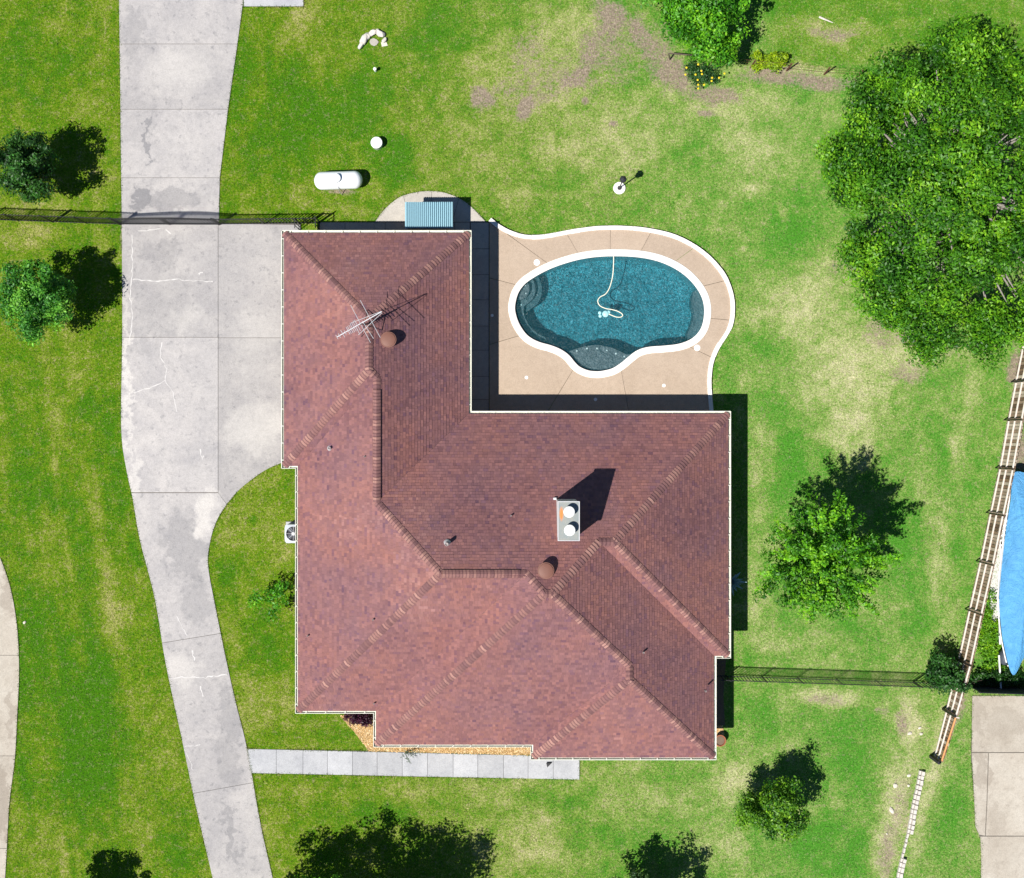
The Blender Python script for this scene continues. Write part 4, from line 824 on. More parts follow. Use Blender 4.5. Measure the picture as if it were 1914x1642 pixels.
for i, (x, y, r, e, a) in enumerate(((675, 85, .13, 1.7, 55), (681, 74, .19, 1.7, 55), (686, 68, .16, 1.5, 50), (698, 61, .16, 1.9, 25), (711, 63, .17, 1.8, -35), (718, 75, .11, 1.4, 55), (705, 58, .10, 1.2, 0))):
    rock_mesh(W(x, y, .12), r, .9, i + 3, 'edgestone', 'rock', sr, (e, 1.0), math.radians(a))
MB().prism([tuple(W2(699 + 8 * math.cos(t) + random.uniform(-1, 1), 80 + 7 * math.sin(t) + random.uniform(-1, 1))) for t in np.linspace(0, 2 * math.pi, 9)[:-1]], -.02, .05).build('slab', M['patio'], sr)
MB().prism([W2(712, 80), W2(722, 79), W2(725, 86), W2(714, 88)], -.02, .03).build('slab', M['rock'], sr)
# lamp post
p = W(1157.5, 352.5, 0); lp = empty('lamp_post', p); tag(lp, 'black lamp post on a round white base between pool and back lawn', 'lamp post')
MB().lathe(p, [(.285, -.03), (.285, .07), (.27, .085), (.06, .09)], 30).build('base', M['coping'], lp)
MB().lathe(p, [(.10, .09), (.10, .13), (.06, .17), (.05, .26), (.028, .32), (.026, 1.62), (.05, 1.64), (.05, 1.68)], 12).build('post', M['mast'], lp)
lan = MB().lathe(p, [(.05, 1.68), (.11, 1.74), (.145, 2.02), (.15, 2.03)], 6).build('lantern', M['mast'], lp); MB().lathe(p, [(.175, 2.03), (.10, 2.12), (.03, 2.17), (.02, 2.22)], 6).build('lantern_roof', M['mast'], lan)
# air conditioner
a = W(532, 981, .82); b = Vector((a.x + .80, W(532, 1015, .82).y, 0)); acx, acy = (a.x + b.x) / 2, (a.y + b.y) / 2; ac = empty('air_conditioner', Vector((acx, acy, 0))); tag(ac, 'light grey outdoor air conditioner half hidden under the left eave', 'air conditioner')
hx, hy_ = (b.x - a.x) / 2, (a.y - b.y) / 2; rp = []
for sx, sy, t0_ in ((1, 1, 0), (-1, 1, 90), (-1, -1, 180), (1, -1, 270)):
    for k in range(4): t = math.radians(t0_ + 30 * k); rp.append((acx + sx * (hx - .09) + .09 * math.cos(t), acy + sy * (hy_ - .09) + .09 * math.sin(t)))
MB().prism(rp, .05, .74).build('cabinet', M['acgrey'], ac); MB().box(acx - hx - .08, acx + hx + .05, acy - hy_ - .08, acy + hy_ + .08, -.02, .05).build('pad', M['walk'], ac)
nn_ = 32; vs = []; rr = .33
circ = [(acx + rr * math.cos(2 * math.pi * k / nn_), acy + rr * math.sin(2 * math.pi * k / nn_)) for k in range(nn_)]
out_ = []
for x, y in circ:
    dx, dy = x - acx, y - acy; k = min(hx / max(abs(dx), 1e-6), hy_ / max(abs(dy), 1e-6)); k = min(k, .50 / math.hypot(dx, dy)); out_.append((acx + dx * k, acy + dy * k))
vs = [(x, y, .82) for x, y in out_] + [(x, y, .83) for x, y in circ] + [(x, y, .745) for x, y in circ] + [(x, y, .742) for x, y in out_]
fs = [(r * nn_ + k, r * nn_ + (k + 1) % nn_, (r + 1) * nn_ + (k + 1) % nn_, (r + 1) * nn_ + k) for r in range(2) for k in range(nn_)] + [(3 * nn_ + k, 3 * nn_ + (k + 1) % nn_, (k + 1) % nn_, k) for k in range(nn_)]
MB().add(vs, fs).build('top_cover', M['acgrey'], ac)
MB().prism(circ, .741, .744).build('fan_well', M['dark'], ac)
for k in range(4):
    t = k * math.pi / 2 + .7; c_, s_2 = math.cos(t), math.sin(t); pr = Vector((-s_2, c_, 0)); dd = Vector((c_, s_2, 0)); cc = Vector((acx, acy, .775))
    MB().add([cc + dd * .05 - pr * .05, cc + dd * .29 - pr * .11 + Vector((0, 0, .02)), cc + dd * .30 + pr * .10 - Vector((0, 0, .01)), cc + dd * .06 + pr * .05], [(0, 1, 2, 3)]).build('fan_blade', M['steelblue'], ac)
mb = MB(); mb.lathe((acx, acy, .80), [(.07, 0), (.07, .03), (.02, .035)], 14)
for k in range(8): t = k * math.pi / 4; mb.beam((acx, acy, .815), (acx + .33 * math.cos(t), acy + .33 * math.sin(t), .825), .008)
mb.build('fan_guard', M['alum'], ac)
# ------------------------------------------------------------------ iron fences
def iron_fence(name, label, p0, p1, h, posts, cat='fence', sp=.150, skip=0.0, mat='black', pw=.028, ph=.05, arch=0.0):
    A, B = W(*p0), W(*p1); d = B - A; Lf = d.length; x = d.normalized(); e = empty(name, A); tag(e, label, cat)
    for s in posts: p = A + d * s; MB().beam(p + Vector((0, 0, -.02)), p + Vector((0, 0, h + .06)), ph).build('post', M[mat], e)
    def top(s): return h + arch * math.sin(math.pi * s)
    def rail(z0): pts = [A + d * (i / 10) for i in range(11)]; return pts
    for zf in (.12, .80, .93):
        mb = MB(); m = 8 if arch else 1
        for i in range(m):
            s0_, s1_ = i / m, (i + 1) / m; mb.beam(A + d * s0_ + Vector((0, 0, top(s0_) * zf if zf > .2 else .15)), A + d * s1_ + Vector((0, 0, top(s1_) * zf if zf > .2 else .15)), .035, .035)
        if zf != .80 or arch: mb.build('rail', M[mat], e)
    n_ = int(Lf / sp); meshes = {}
    for i in range(1, n_):
        s = i / n_; hh = round(top(s), 2)
        if hh not in meshes:
            mb = MB().beam((0, 0, .06), (0, 0, hh), pw); me = bpy.data.meshes.new('picket'); me.from_pydata(mb.v, [], mb.f); me.materials.append(M[mat]); meshes[hh] = me
        link('picket', meshes[hh], None, e, d * s)
    return e
iron_fence('iron_fence', 'black iron picket fence crossing the grass left of the driveway gate', (-30, 411), (223, 420), 1.70, [.026, .26, .51, .76, 1.0])
iron_fence('iron_fence', 'black iron picket fence between driveway gate and back corner of house', (413, 420), (598, 418), 1.45, [0.0, .44, .88])
iron_fence('driveway_gate', 'wide black iron gate closed across the concrete driveway', (226, 420), (410, 420.5), 1.55, [0.0, .5, 1.0], 'gate', .140, pw=.034, ph=.07, arch=.32)
iron_fence('iron_fence', 'short black iron fence piece beside the roof corner at the back gate', (598, 416), (598, 436), 1.45, [0.0], sp=.13)
iron_fence('iron_fence', 'black iron picket fence crossing the right lawn from house to timber fence', (1340, 1262.5), (1757, 1276.5), 1.28, [.04, .2, .36, .535, .71, .88])
iron_fence('garden_gate', 'narrow black iron garden gate between driveway apron and back walk', (560, 419), (560, 436), 1.40, [0.0], 'gate', sp=.12)
# timber fence on the right
fb = [(1908, 640), (1893, 715), (1879.5, 786), (1863.6, 875.5), (1846, 959), (1827.4, 1049), (1807, 1139), (1787, 1231), (1765, 1326), (1744, 1413.5)]
fh = [1.95, 1.95, 1.95, 1.95, 1.93, 1.92, 1.92, 1.92, 1.62, 1.2]
tf = empty('timber_fence', W(1830, 1040, 0)); tag(tf, 'long weathered timber fence with pale rails along the right boundary', 'fence')
pm = []
for k in range(3):
    mb = MB().box(-.008, .008, -.068, .068, 0.03, 1.0); me = bpy.data.meshes.new('picket'); me.from_pydata(mb.v, [], mb.f); me.materials.append(M['picket']); pm.append(me)
t0 = wloc(tf)
for i in range(len(fb) - 1):
    A, B = W(*fb[i]), W(*fb[i + 1]); d = B - A; x = d.normalized(); nrm = Vector((-x.y, x.x, 0)); h0, h1 = fh[i], (fh[i] if i < 7 else fh[i + 1])
    if nrm.x < 0: nrm = -nrm
    for rf in (.20, .55, .93):
        MB().beam(A + x * .05 + Vector((0, 0, h0 * rf)), B - x * .05 + Vector((0, 0, h1 * rf)), .068, .045).build('rail', M['newrail'] if (i == 8 and rf > .9) else M['rail'], tf)
    n_ = int(d.length / .150)
    for k in range(n_):
        s = (k + .5) / n_; p = A + d * s + nrm * .052 - t0; o = link('picket', pm[k % 3], None, tf, p); hh = (h0 * (1 - s) + h1 * s) * random.uniform(.985, 1.015); o.scale = (1, random.uniform(.92, 1), hh); o.rotation_euler = (0, 0, math.atan2(x.y, x.x) + math.pi / 2 + random.uniform(-.02, .02))
    pq = B - nrm * .075; MB().beam(pq + Vector((0, 0, -.02)), pq + Vector((0, 0, h1 + (.02 if i > 6 else .0))), .045 if i < 7 else .09).build('post', M['black'], tf)
pq = W(*fb[8]); MB().beam(pq - Vector((.1, 0, -1.62)), pq + Vector((.12, -.05, 1.62)), .05, .02).build('post_cap', M['rail'], tf)
pq = W(*fb[9]); x = (W(*fb[9]) - W(*fb[8])).normalized(); nrm = Vector((-x.y, x.x, 0)); MB().beam(pq + x * .04 - nrm * .12 + Vector((0, 0, .02)), pq + x * .04 - nrm * .12 + Vector((0, 0, 1.22)), .12).build('end_post', M['dark'], tf)
# dark board fence of the neighbour
e = empty('dark_board_fence', W(1806, 1281, 0)); tag(e, 'dark board fence behind the blue tarp at the concrete pad', 'fence'); A, B = W(1806, 1280), W(1990, 1286); d = B - A
for k in range(30):
    p = A + d * ((k + .5) / 30); MB().obox(p + Vector((0, 0, .95)), d * (.5 / 30 - .001), Vector((0, .011, 0)), Vector((0, 0, .95))).build('board', M['dark'], e)
for z in (.3, 1.6): MB().beam(A + Vector((0, -.04, z)), B + Vector((0, -.04, z)), .05, .09).build('rail', M['dark'], e)
# wire fence at the top right
e = empty('wire_fence', W(1400, 128, 0)); tag(e, 'low wire fence on thin rusty posts by the yellow shrub', 'fence'); wpts = [(1330, 118), (1403, 127), (1470, 133), (1540, 140), (1602, 144)]
for q_ in wpts: p = W(*q_); MB().beam(p + Vector((0, 0, -.05)), p + Vector((0, 0, 1.15)), .05).build('post', M['rust'], e)
for z in (.35, .7, 1.05):
    MB().tube([W(*q_) + Vector((0, 0, z)) for q_ in wpts], .006, 5).build('wire', M['rust'], e)
p = W(1252, 104, 0); e = empty('trellis_frame', p); tag(e, 'dark leaning garden frame at the edge of the yellow flowered plant', 'frame')
for (x0, y0, z0, x1, y1, z1) in ((1252, 112, 0, 1250, 100, .8), (1262, 101, .8, 1294, 104, .8), (1294, 106, 0, 1294, 104, .8), (1250, 100, .8, 1262, 101, .8)): MB().beam(W(x0, y0, z0), W(x1, y1, z1), .05).build('bar', M['bark'], e)
# ------------------------------------------------------------------ blue tarp and things behind the fence
e = empty('blue_tarp', W(1910, 1080, 0)); tag(e, 'large blue tarp stretched over a white tube frame behind the timber fence', 'tarp')
ed = catmull([(1895, 885), (1889, 935), (1881, 985), (1873, 1050), (1868, 1110), (1869, 1150), (1876, 1205), (1893, 1262), (1914, 1230), (1945, 1180), (1975, 1100), (1990, 1000), (1985, 920), (1960, 888), (1925, 886)], True, 6)
n = len(ed); cz = (1932, 1060); vs = []; rings = 10
for r in range(rings):
    t = 1 - r / rings
    for q_ in ed:
        x, y = cz[0] + (q_[0] - cz[0]) * t, cz[1] + (q_[1] - cz[1]) * t; z = 1.15 + .55 * (1 - t ** 2.2) + .035 * math.sin(x * .21 + y * .13) * (1 - t) + .02 * math.sin(y * .35 - x * .1)
        vs.append(W(x, y, z))
vs.append(W(*cz, 1.7)); fs = [(r * n + i, r * n + (i + 1) % n, (r + 1) * n + (i + 1) % n, (r + 1) * n + i) for r in range(rings - 1) for i in range(n)] + [((rings - 1) * n + i, (rings - 1) * n + (i + 1) % n, rings * n) for i in range(n)]
MB().add(vs, fs).build('tarp_sheet', M['tarp'], e, None, True)
rail_pts = [W(x - 2.5, y, 1.08) for x, y in ed[4:40]]; MB().tube(rail_pts, .03, 6).build('frame_tube', M['white'], e)
for x, y in ((1884, 945), (1873, 1030), (1866, 1110), (1869, 1190), (1885, 1245)): MB().tube([W(x - 1, y, 0), W(x - 1, y, 1.08)], .03, 6).build('frame_leg', M['white'], e)
for (x0, y0, x1, y1) in ((1868, 1160, 1869, 1205), (1867, 1225, 1871, 1290), (1876, 1005, 1866, 1120)): MB().beam(W(x0, y0, .7), W(x1, y1, .7), .06).build('frame_tube', M['white'], e)
p = W(1867, 1226, .55); e2 = empty('grill', W(1866, 1224, 0)); tag(e2, 'dark grey oval covered grill beside the blue tarp', 'grill')
vs = []; prof = [(.02, .95), (.5, .93), (.9, .84), (1.0, .70), (.98, .55), (.8, .5)]; nn_ = 20; c = W(1866, 1224, 0)
for r, z in prof:
    for k in range(nn_): t = 2 * math.pi * k / nn_; vs.append((c.x + r * .22 * math.cos(t), c.y + r * .37 * math.sin(t), z))
MB().add(vs, [(i * nn_ + k, (i + 1) * nn_ + k, (i + 1) * nn_ + (k + 1) % nn_, i * nn_ + (k + 1) % nn_) for i in range(len(prof) - 1) for k in range(nn_)] + [tuple(range(nn_ - 1, -1, -1))]).build('lid', M['steelblue'], e2, None, True)
for sx in (-.12, .12):
    for sy in (-.22, .22): MB().tube([(c.x + sx, c.y + sy, 0), (c.x + sx, c.y + sy, .56)], .018, 6).build('leg', M['mast'], e2)
MB().lathe((c.x, c.y, 0), [(.17, .44), (.21, .5), (.21, .56), (.1, .58)], 16).build('bowl', M['mast'], e2)
gr = MB().prism(polyw([(1866, 960), (1896, 960), (1890, 1150), (1858, 1165), (1849, 1150), (1852, 1080), (1856, 1040)]), -.02, .012).build('gravel_strip', M['gravel']); tag(gr, 'strip of white gravel between timber fence and blue tarp', 'gravel', kind='structure')
e = empty('lounge_chair', W(1872, 1000, 0)); tag(e, 'folded white slatted lounge chair leaning behind the timber fence', 'chair')
for i in range(7): MB().beam(W(1866 + i * .6, 975 + i * 9, .55), W(1884 + i * .6 - 3, 973 + i * 9, .60), .07, .02).build('slat', M['white'], e)
for sx in (0, 15): MB().beam(W(1867 + sx, 972, .52), W(1870 + sx, 1034, .56), .04).build('side_rail', M['white'], e)
for x, y in ((1868, 975), (1882, 975), (1871, 1032), (1884, 1032)): MB().beam(W(x, y, 0), W(x, y, .54), .035).build('leg', M['white'], e)
# ------------------------------------------------------------------ stone edging and loose rocks
e = empty('stone_edging', W(1705, 1540, 0)); tag(e, 'low dry stacked row of white limestone blocks at lower right', 'stone row')
path = catmull([(1722, 1440), (1716, 1470), (1708, 1505), (1702, 1540), (1695, 1575), (1687, 1605), (1679, 1642), (1670, 1690)], n=6); P = [np.array(W2(*p)) for p in path]
cm = np.concatenate([[0], np.cumsum([np.linalg.norm(b - a) for a, b in zip(P[:-1], P[1:])])]); s = 0.0; k = 0
while s < cm[-1] - .1:
    ln = random.uniform(.19, .27); i = min(int(np.searchsorted(cm, s + ln / 2, 'right')) - 1, len(P) - 2); p = P[i] + (P[i + 1] - P[i]) * ((s + ln / 2 - cm[i]) / (cm[i + 1] - cm[i])); d = P[i + 1] - P[i]; d /= np.linalg.norm(d); ang = math.atan2(d[1], d[0])
    off = np.array([-d[1], d[0]]);
    if off[0] < 0: off = -off
    for side, wd, hh in ((-.07, .05, .14), (.06, .075, .22)):
        if side > 0 and (2.9 < s < 4.0): continue
        c = p + off * side; mb = MB(); tw = Vector((math.cos(ang + random.uniform(-.12, .12)), math.sin(ang + random.uniform(-.12, .12)), 0)); tn = Vector((-tw.y, tw.x, 0)); h2 = hh * random.uniform(.88, 1.1)
        lh = ln * random.uniform(.42, .49); pr = [(Vector((*c, 0)) + tw * (lh * sx) + tn * (wd * sy) * random.uniform(.85, 1.05)) for sx, sy in ((-1, -1), (1, -1), (1, 1), (-1, 1))]
        tp = [q_ + (Vector((*c, 0)) - q_) * .12 for q_ in pr]; vs = [(v.x, v.y, -.03) for v in pr] + [(v.x, v.y, h2 - .03) for v in pr] + [(v.x, v.y, h2) for v in tp]
        mb.add(vs, [(0, 1, 5, 4), (1, 2, 6, 5), (2, 3, 7, 6), (3, 0, 4, 7), (4, 5, 9, 8), (5, 6, 10, 9), (6, 7, 11, 10), (7, 4, 8, 11), (8, 9, 10, 11)]).build('block', M['edgestone'], e)
    s += ln; k += 1
for i, (x, y, r, el, lab) in enumerate(((1673, 1469, .15, 1.0, 'round white rock in dry grass left of the stone row top'), (1666, 1515, .13, 1.9, 'elongated white rock in dry grass beside the stone row'), (1699, 1450, .09, 1.6, 'small flat white rock between round rock and stone row top'), (1698, 1469, .09, 1.2, 'small white rock close to the upper stone row'),
    (1700, 1371, .12, 1.4, 'white rock on the bare patch below the iron fence'), (1722, 1372, .10, 1.1, 'white rock left of the last timber fence panel'), (1658, 1559, .06, 1.0, 'tiny white rock on the grass edge near the lower right'), (1719, 1361, .08, 1.5, 'small sliver of white rock on bare earth near timber fence'), (46, 1164, .10, 1.1, 'small white lump lying on grass beside the left drive'))):
    o = rock_mesh(W(x, y, .03), r * .8, .7, 40 + i, 'rock', 'loose_rock', None, (el, 1.0), -1.0 if i == 1 else .3); tag(o, lab, 'rock', 'loose white rocks')
# bleached stick
o = MB().tube([W(1531, 32, .05), W(1540, 36, .09), W(1550, 40, .06), W(1557, 43, .03)], [.05, .045, .03, .015], 6).build('dead_branch', M['rail'], None, W(1545, 38, 0)); tag(o, 'bleached dead branch lying on the grass beyond the wire fence', 'branch')
# terracotta pot
p = W(1343.5, 1381, 0); e = empty('plant_pot', p); tag(e, 'terracotta pot beside the wall at the lower right house corner', 'pot'); smooth_angle(MB().lathe(p, [(.17, .02), (.24, .36), (.27, .37), (.27, .43), (.23, .43), (.21, .36), (.02, .36)], 24).build('pot_body', M['terra'], e)); MB().lathe(p, [(.205, .355), (.205, .372), (.02, .375)], 20).build('soil', M['soil'], e)
# mulch
def chips(poly, n, name, label, cols, zt=.05):
    P = np.array(poly); x = rng.uniform(P[:, 0].min(), P[:, 0].max(), n); y = rng.uniform(P[:, 1].min(), P[:, 1].max(), n); ok = inpoly(x, y, poly); x, y = x[ok], y[ok]; n = len(x)
    t = rng.uniform(0, 6.28, n); l = rng.uniform(.02, .05, n); wd = rng.uniform(.008, .018, n); d = np.stack([np.cos(t), np.sin(t), rng.uniform(-.4, .4, n)], 1) * l[:, None]; pr = np.stack([-np.sin(t), np.cos(t), rng.uniform(-.5, .5, n)], 1) * wd[:, None]
    c = np.stack([x, y, rng.uniform(.03, zt, n)], 1); V = np.stack([c - d - pr, c + d - pr, c + d + pr, c - d + pr], 1); cc = np.array(cols)[rng.integers(0, len(cols), n)] * rng.uniform(.7, 1.3, n)[:, None]
    o = tri_mesh(name, V, 1, cc, M['chip'], kind='stuff'); tag(o, label, 'mulch'); return o
MCH = [(.52, .33, .14), (.62, .42, .20), (.40, .24, .10), (.70, .54, .32)]
m_ = plain('mulch_base', (.40, .26, .11), .95, var=.4, scale=18, bstr=.8)
o = MB().prism(polyw(BED), -.02, .025).build('planting_bed', m_); tag(o, 'tan mulch bed in the corner by the front walkway', 'planting bed', kind='structure'); chips(polyw(BED), 9000, 'mulch_chips', 'tan wood chips covering the front planting bed', MCH)
BED2 = [(1325, 1358), (1350, 1356), (1353, 1372), (1345, 1395), (1325, 1395)]
o = MB().prism(polyw(BED2), -.02, .022).build('planting_bed', m_); tag(o, 'small tan mulch patch around the terracotta pot', 'planting bed', kind='structure'); chips(polyw(BED2), 1200, 'mulch_chips', 'tan wood chips around the terracotta pot', MCH)
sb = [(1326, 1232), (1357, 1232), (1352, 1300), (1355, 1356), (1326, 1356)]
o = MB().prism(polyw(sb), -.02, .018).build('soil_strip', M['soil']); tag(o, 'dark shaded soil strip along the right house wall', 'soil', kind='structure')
# ------------------------------------------------------------------ plants
def leaves(P, N, size, cols, asp=.5, jit=.7):
    n = len(P); N = N + rng.normal(0, jit, (n, 3)); N[:, 2] += .55; N[:, 0] -= .2;  N /= np.linalg.norm(N, axis=1)[:, None]; T = rng.normal(0, 1, (n, 3)); T -= N * (T * N).sum(1)[:, None]; T /= np.linalg.norm(T, axis=1)[:, None]; B = np.cross(N, T)
    l = (size * rng.uniform(.6, 1.35, n))[:, None]; w_ = l * asp
    return np.stack([P - T * l, P + B * w_ + T * l * .1, P + T * l, P - B * w_ + T * l * .1], 1)
def pick(cols, n, t): return np.stack([np.interp(t, np.linspace(0, 1, len(cols)), np.array(cols)[:, k]) for k in range(3)], 1) * rng.uniform(.85, 1.55, n)[:, None]
def tree(name, label, base_px, hc, rad, n_clump, per, lsize, cols, clump_r=.5, trunk_r=.12, spray=0.0, bark='bark', group=None, cat='tree', lumps=(), fill=.5, trunk_h=None, offset=(0, 0), z_low=-1.0, jit=.7, limbs=14, lob_amp=1.0):
    base = W(*base_px); e = empty(name, base); tag(e, label, cat, group); C = base + Vector((offset[0], offset[1], hc)); R = np.array(rad); sd_ = rng.integers(0, 1000)
    u = rng.normal(0, 1, (n_clump, 3)); u /= np.linalg.norm(u, axis=1)[:, None]; u[:, 2] = np.where(u[:, 2] < z_low, -u[:, 2], u[:, 2])
    az = np.arctan2(u[:, 1], u[:, 0]); lob = 1 + lob_amp * (.22 * np.sin(az * 3 + sd_) + .14 * np.sin(az * 5 + sd_ * 2.1) + .1 * np.sin(az * 8 + sd_ * .7))
    rr = rng.random(n_clump) ** fill * lob; CC = np.array(C) + u * rr[:, None] * R
    if lumps:
        for (dx, dy, dz, r, m) in lumps:
            v = rng.normal(0, 1, (m, 3)); v /= np.linalg.norm(v, axis=1)[:, None]; CC = np.concatenate([CC, np.array(C) + np.array((dx, dy, dz)) + v * (rng.random(m) ** .5)[:, None] * np.array((r, r, r * .7))])
    CC[:, 2] = np.maximum(CC[:, 2], .25); m = len(CC); rad_dir = CC - np.array(C); rl = np.linalg.norm(rad_dir, axis=1)[:, None] + 1e-6; rad_dir = rad_dir / rl
    P = np.repeat(CC, per, 0); D = np.repeat(rad_dir, per, 0); n = len(P); v = rng.normal(0, 1, (n, 3)); v /= np.linalg.norm(v, axis=1)[:, None]; cr = np.repeat(clump_r * rng.uniform(.6, 1.3, m), per)[:, None]
    loc = v * (rng.random(n) ** .45)[:, None] * cr * np.array((1, 1, .75))
    if spray > 0: loc = loc * .45 + D * (rng.uniform(-1, 1, n) * spray)[:, None] + np.array((0, 0, -1.0)) * (rng.random(n) ** 2 * spray * .25)[:, None]
    Nn = v * .8 + D * .4; t = np.clip(.42 + (np.repeat(rng.random(m), per) - .5) * .75 + rng.normal(0, .18, n), 0, 1)
    Q = P + loc; Q[:, 2] = np.maximum(Q[:, 2], .06)
    tri_mesh('crown', leaves(Q, Nn, lsize, cols, jit=jit), 1, pick(cols, n, t), M['leaf'], e)
    th = trunk_h or max(.4, hc - R[2] * .75); top = Vector((base.x + offset[0] * .3, base.y + offset[1] * .3, th)); mb = MB()
    mb.tube([base + Vector((0, 0, -.05)), base + Vector((0, 0, .12)), base * .5 + top * .5 + Vector((.04, -.03, 0)) + Vector((0, 0, 0)), top], [trunk_r * 1.6, trunk_r * 1.1, trunk_r * .9, trunk_r * .75], 9)
    sel = rng.choice(m, min(limbs, m), replace=False)
    for k in sel:
        q_ = Vector(CC[k]); q_ = Vector((C.x, C.y, top.z)) * .22 + q_ * .78; a_ = top + (Vector((C.x, C.y, top.z)) - top) * .1; md = a_ * .5 + q_ * .5 + Vector((rng.normal(0, .12), rng.normal(0, .12), .12 * (q_ - a_).length)); mb.tube([a_ - Vector((0, 0, .1)), md, q_], [trunk_r * .38, trunk_r * .2, trunk_r * .05], 6, False)
    mb.build('trunk', M[bark], e, None, True); return e
G1 = [(.020, .11, .012), (.050, .21, .020), (.11, .32, .028), (.20, .44, .045)]
G2 = [(.018, .105, .003), (.055, .20, .005), (.115, .33, .008), (.24, .48, .015)]
G3 = [(.018, .105, .003), (.045, .20, .005), (.09, .30, .008), (.19, .42, .015)]
GD = [(.010, .045, .006), (.020, .080, .009), (.038, .12, .012)]
tree('young_tree', 'young green tree below the iron fence at the left edge', (107, 569), 2.7, (1.55, 1.72, 1.5), 150, 150, .068, G1, .40, .09, lob_amp=.35, group='lawn trees')
tree('young_tree', 'dark leafy tree above the iron fence cut by the left edge', (84, 334), 2.7, (1.45, 1.45, 1.5), 120, 130, .07, GD + [(.05, .2, .03)], .42, .09, lob_amp=.5, group='lawn trees')
tree('spreading_tree', 'wide bright green tree with sprayed branches on the right lawn', (1492, 1032), 4.9, (2.65, 2.45, 2.3), 220, 110, .078, G2, .5, .16, spray=.55, group='lawn trees', z_low=-.5, lob_amp=.5)
tree('small_tree', 'small round tree on the lower right lawn', (1434, 1483), 2.3, (1.45, 1.35, 1.35), 110, 120, .07, [(.018, .090, .004), (.06, .17, .006), (.12, .27, .010), (.22, .40, .015)], .42, .08, group='lawn trees')
tree('front_tree', 'tree at the bottom edge whose dark shadow lies left of centre', (575, 1692), 3.9, (2.9, 2.7, 2.2), 170, 130, .08, G3, .5, .13, lob_amp=.5, group='front trees')
tree('front_tree', 'tree at the bottom edge whose dark shadow lies below the walkway end', (732, 1684), 3.9, (2.7, 2.5, 2.2), 160, 130, .08, GD + [(.05, .17, .03)], .5, .13, lob_amp=.5, group='front trees')
tree('front_tree', 'dull green tree at the bottom edge below the front lawn', (1200, 1656), 2.6, (1.7, 1.5, 1.6), 75, 110, .075, [(.02, .06, .015), (.05, .11, .03), (.10, .18, .06)], .42, .09, lob_amp=.5, group='front trees')
tree('front_tree', 'tree below the bottom edge with shadow beside the driveway', (160, 1672), 3.0, (1.15, 1.0, 1.2), 50, 110, .075, GD, .4, .08, group='front trees')
tree('bushy_tree', 'bright green bushy tree at the top edge beside bare earth', (1292, 58), 3.0, (1.9, 1.9, 1.9), 110, 120, .08, G3, .5, .13, group='back trees', lumps=((.95, -1.05, -.6, 1.1, 40), (-1.9, 1.5, -.2, 1.2, 44), (-.5, -.4, -.2, 1.2, 30)))
oak = tree('large_oak', 'huge spreading oak filling the upper right corner', (1704, 382), 5.6, (5.6, 6.0, 2.6), 270, 270, .078, [(.016, .080, .003), (.045, .165, .004), (.095, .26, .007), (.21, .41, .014)], .66, .42, bark='palebark', group='back trees', fill=.42, z_low=-.15, limbs=120, lob_amp=.5,
     lumps=((-3.8, .6, -1.0, 1.5, 30), (-4.1, 1.2, -1.2, 1.0, 16), (-3.2, -3.0, -1.2, 1.3, 26), (-2.0, -4.9, -1.4, 1.2, 24), (-.4, -6.3, -1.6, 1.2, 26), (2.0, -6.2, -1.8, 1.2, 26), (4.2, -5.2, -1.8, 1.5, 28), (1.0, -3.0, -.5, 1.6, 34), (-2.6, 3.6, -1.0, 1.5, 45), (.8, 5.0, -1.0, 1.9, 55), (3.6, 4.0, -1.0, 2.0, 60), (4.6, -2.2, -1.4, 2.0, 60)))
tree('top_shrub', 'dark green tree top poking in at the top edge right of centre', (1560, -34), 2.4, (1.0, .8, 1.0), 40, 100, .075, GD + [(.04, .15, .02)], .4, .07, group='back trees')
tree('top_shrub', 'dark green tree top at the top edge near the large oak', (1800, -26), 2.6, (1.1, .9, 1.0), 40, 100, .075, GD + [(.04, .15, .02)], .4, .07, group='back trees')
tree('shrub', 'yellow green shrub trailing over the low wire fence', (1436, 126), .45, (.75, .38, .35), 34, 80, .05, [(.10, .20, .004), (.22, .34, .006), (.36, .44, .010)], .22, .03, cat='shrub', limbs=6, lumps=((.6, .25, 0, .35, 8), (-.55, .3, 0, .3, 6)))
tree('shrub', 'dense shrub growing through timber fence at the end of the iron fence', (1752, 1252), 1.25, (.95, .90, .8), 60, 100, .065, [(.010, .05, .008), (.022, .09, .012), (.05, .15, .02)], .35, .06, cat='shrub', limbs=8)
tree('sapling', 'sparse sapling with bright leaves on the lawn island beside the house', (520, 1112), 1.5, (1.15, .85, .45), 20, 34, .065, G3, .26, .03, cat='sapling', limbs=14, lumps=((-.9, -.1, -.1, .3, 5), (.35, .6, 0, .3, 4), (-.1, -.75, -.1, .3, 4)))
tree('shrub', 'dark purple leaved shrub in the mulch corner by the wall', (676, 1338), .45, (.75, .38, .4), 40, 90, .045, [(.02, .004, .012), (.05, .008, .03), (.10, .02, .05)], .22, .03, cat='shrub', limbs=6)
fp = tree('flowering_plant', 'dark leafy plant dotted with yellow flowers below the bushy tree', (1314, 141), .35, (.85, .55, .3), 34, 60, .05, [(.012, .05, .01), (.03, .10, .02), (.06, .16, .04)], .24, .03, cat='plant', limbs=8)
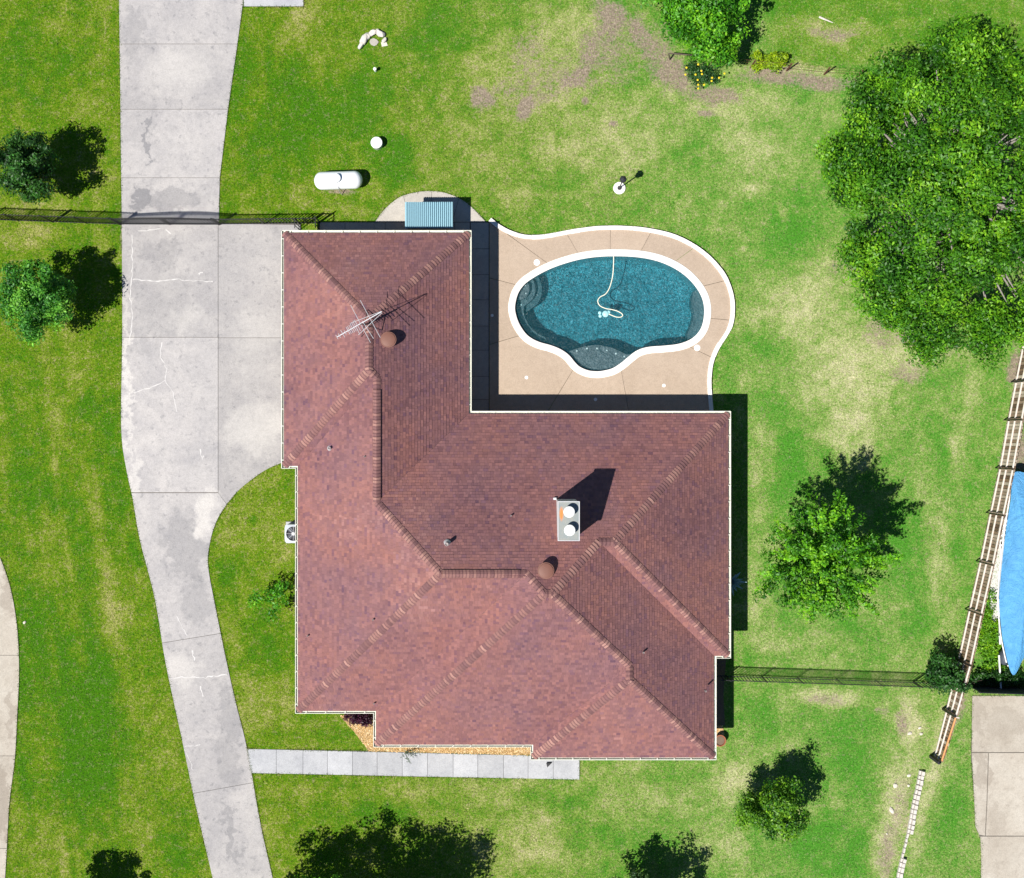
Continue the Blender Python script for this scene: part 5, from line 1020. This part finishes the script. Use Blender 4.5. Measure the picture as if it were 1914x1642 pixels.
for x, y in ((1305, 121), (1283, 127), (1311, 133), (1300, 140), (1312, 139), (1331, 146), (1304, 150), (1305, 159), (1316, 159), (1330, 152), (1305, 166), (1344, 146), (1354, 138), (1281, 140)):
    p = W(x, y, .72); MB().lathe(p, [(.02, -.02), (.045, .0), (.048, .02), (.02, .03)], 10).build('flower', M.setdefault('yellow', plain('yellow_petal', (.66, .50, .01), .6)), fp)
tree('hedge', 'dark hedge plants in the shade along the dark board fence', (1850, 1270), .5, (2.2, .45, .4), 60, 60, .06, GD, .25, .04, cat='hedge', limbs=10)
tree('ground_plants', 'bright green weeds between timber fence and blue tarp', (1845, 1195), .12, (.75, 2.2, .12), 90, 60, .05, [(.05, .17, .004), (.11, .28, .006), (.22, .38, .01)], .22, .02, cat='weeds', limbs=4, trunk_h=.1)
# agave in the shade of the right eave
p = W(1366, 1087, 0); ag = empty('agave', p); tag(ag, 'blue grey agave rosette in the shade of the right wall', 'agave'); am = plain('agave_leaf', (.36, .50, .58), .6)
vs = [(0, -.03, 0), (0, .03, 0), (.22, -.065, .10), (.22, .065, .10), (.40, -.05, .22), (.40, .05, .22), (.62, 0, .30), (0.22, 0, .07), (.40, 0, .19), (0, 0, -.02)]
fs = [(0, 2, 7, 9), (9, 7, 3, 1), (2, 4, 8, 7), (7, 8, 5, 3), (4, 6, 8), (8, 6, 5)]; me = bpy.data.meshes.new('leaf'); me.from_pydata(vs, [], fs); me.materials.append(am)
for k in range(34):
    o = link('leaf', me, None, ag, (0, 0, .05 + k * .006)); o.rotation_euler = (0, -k * .035, k * 2.399); sc = 1.12 - k * .015; o.scale = (sc, sc, sc)
# thin leaved plant over the walkway
p = W(757, 1407, 0); tp = empty('twiggy_plant', p); tag(tp, 'thin wispy plant reaching out over the front walkway', 'plant'); tm = plain('wispy_leaf', (.06, .09, .05), .8)
for (x, y, z) in ((752, 1414, .5), (765, 1425, .6), (770, 1428, .5), (783, 1402, .6), (786, 1408, .5), (775, 1412, .7), (760, 1404, .6)):
    t = W(x, y, z); MB().tube([p, p * .5 + t * .5 + Vector((0, 0, .2)), t], [.012, .009, .004], 5).build('stem', tm, tp)
    for k in range(5):
        c = p + (t - p) * (.4 + .13 * k) + Vector((0, 0, .12)); d = Vector((random.uniform(-1, 1), random.uniform(-1, 1), .1)).normalized() * .13; s2 = Vector((-d.y, d.x, 0)).normalized() * .018; MB().add([c, c + d * .5 + s2, c + d, c + d * .5 - s2], [(0, 1, 2, 3)]).build('leaf', tm, tp)
p = W(1027, 1428, 0); e = empty('shadow_triangle', p)  # black triangle laid on the walkway in place of a cast shadow
tag(e, 'small dark triangle painting a shadow onto the walkway end', 'painted shadow'); MB().add([W(1021, 1427, .04), W(1031, 1427, .04), W(1023, 1435, .04), W(1021, 1427, .16), W(1031, 1427, .16), W(1023, 1435, .16)], [(0, 1, 2), (3, 5, 4), (0, 3, 4, 1), (1, 4, 5, 2), (2, 5, 3, 0)]).build('shadow_plate', M['black'], e)
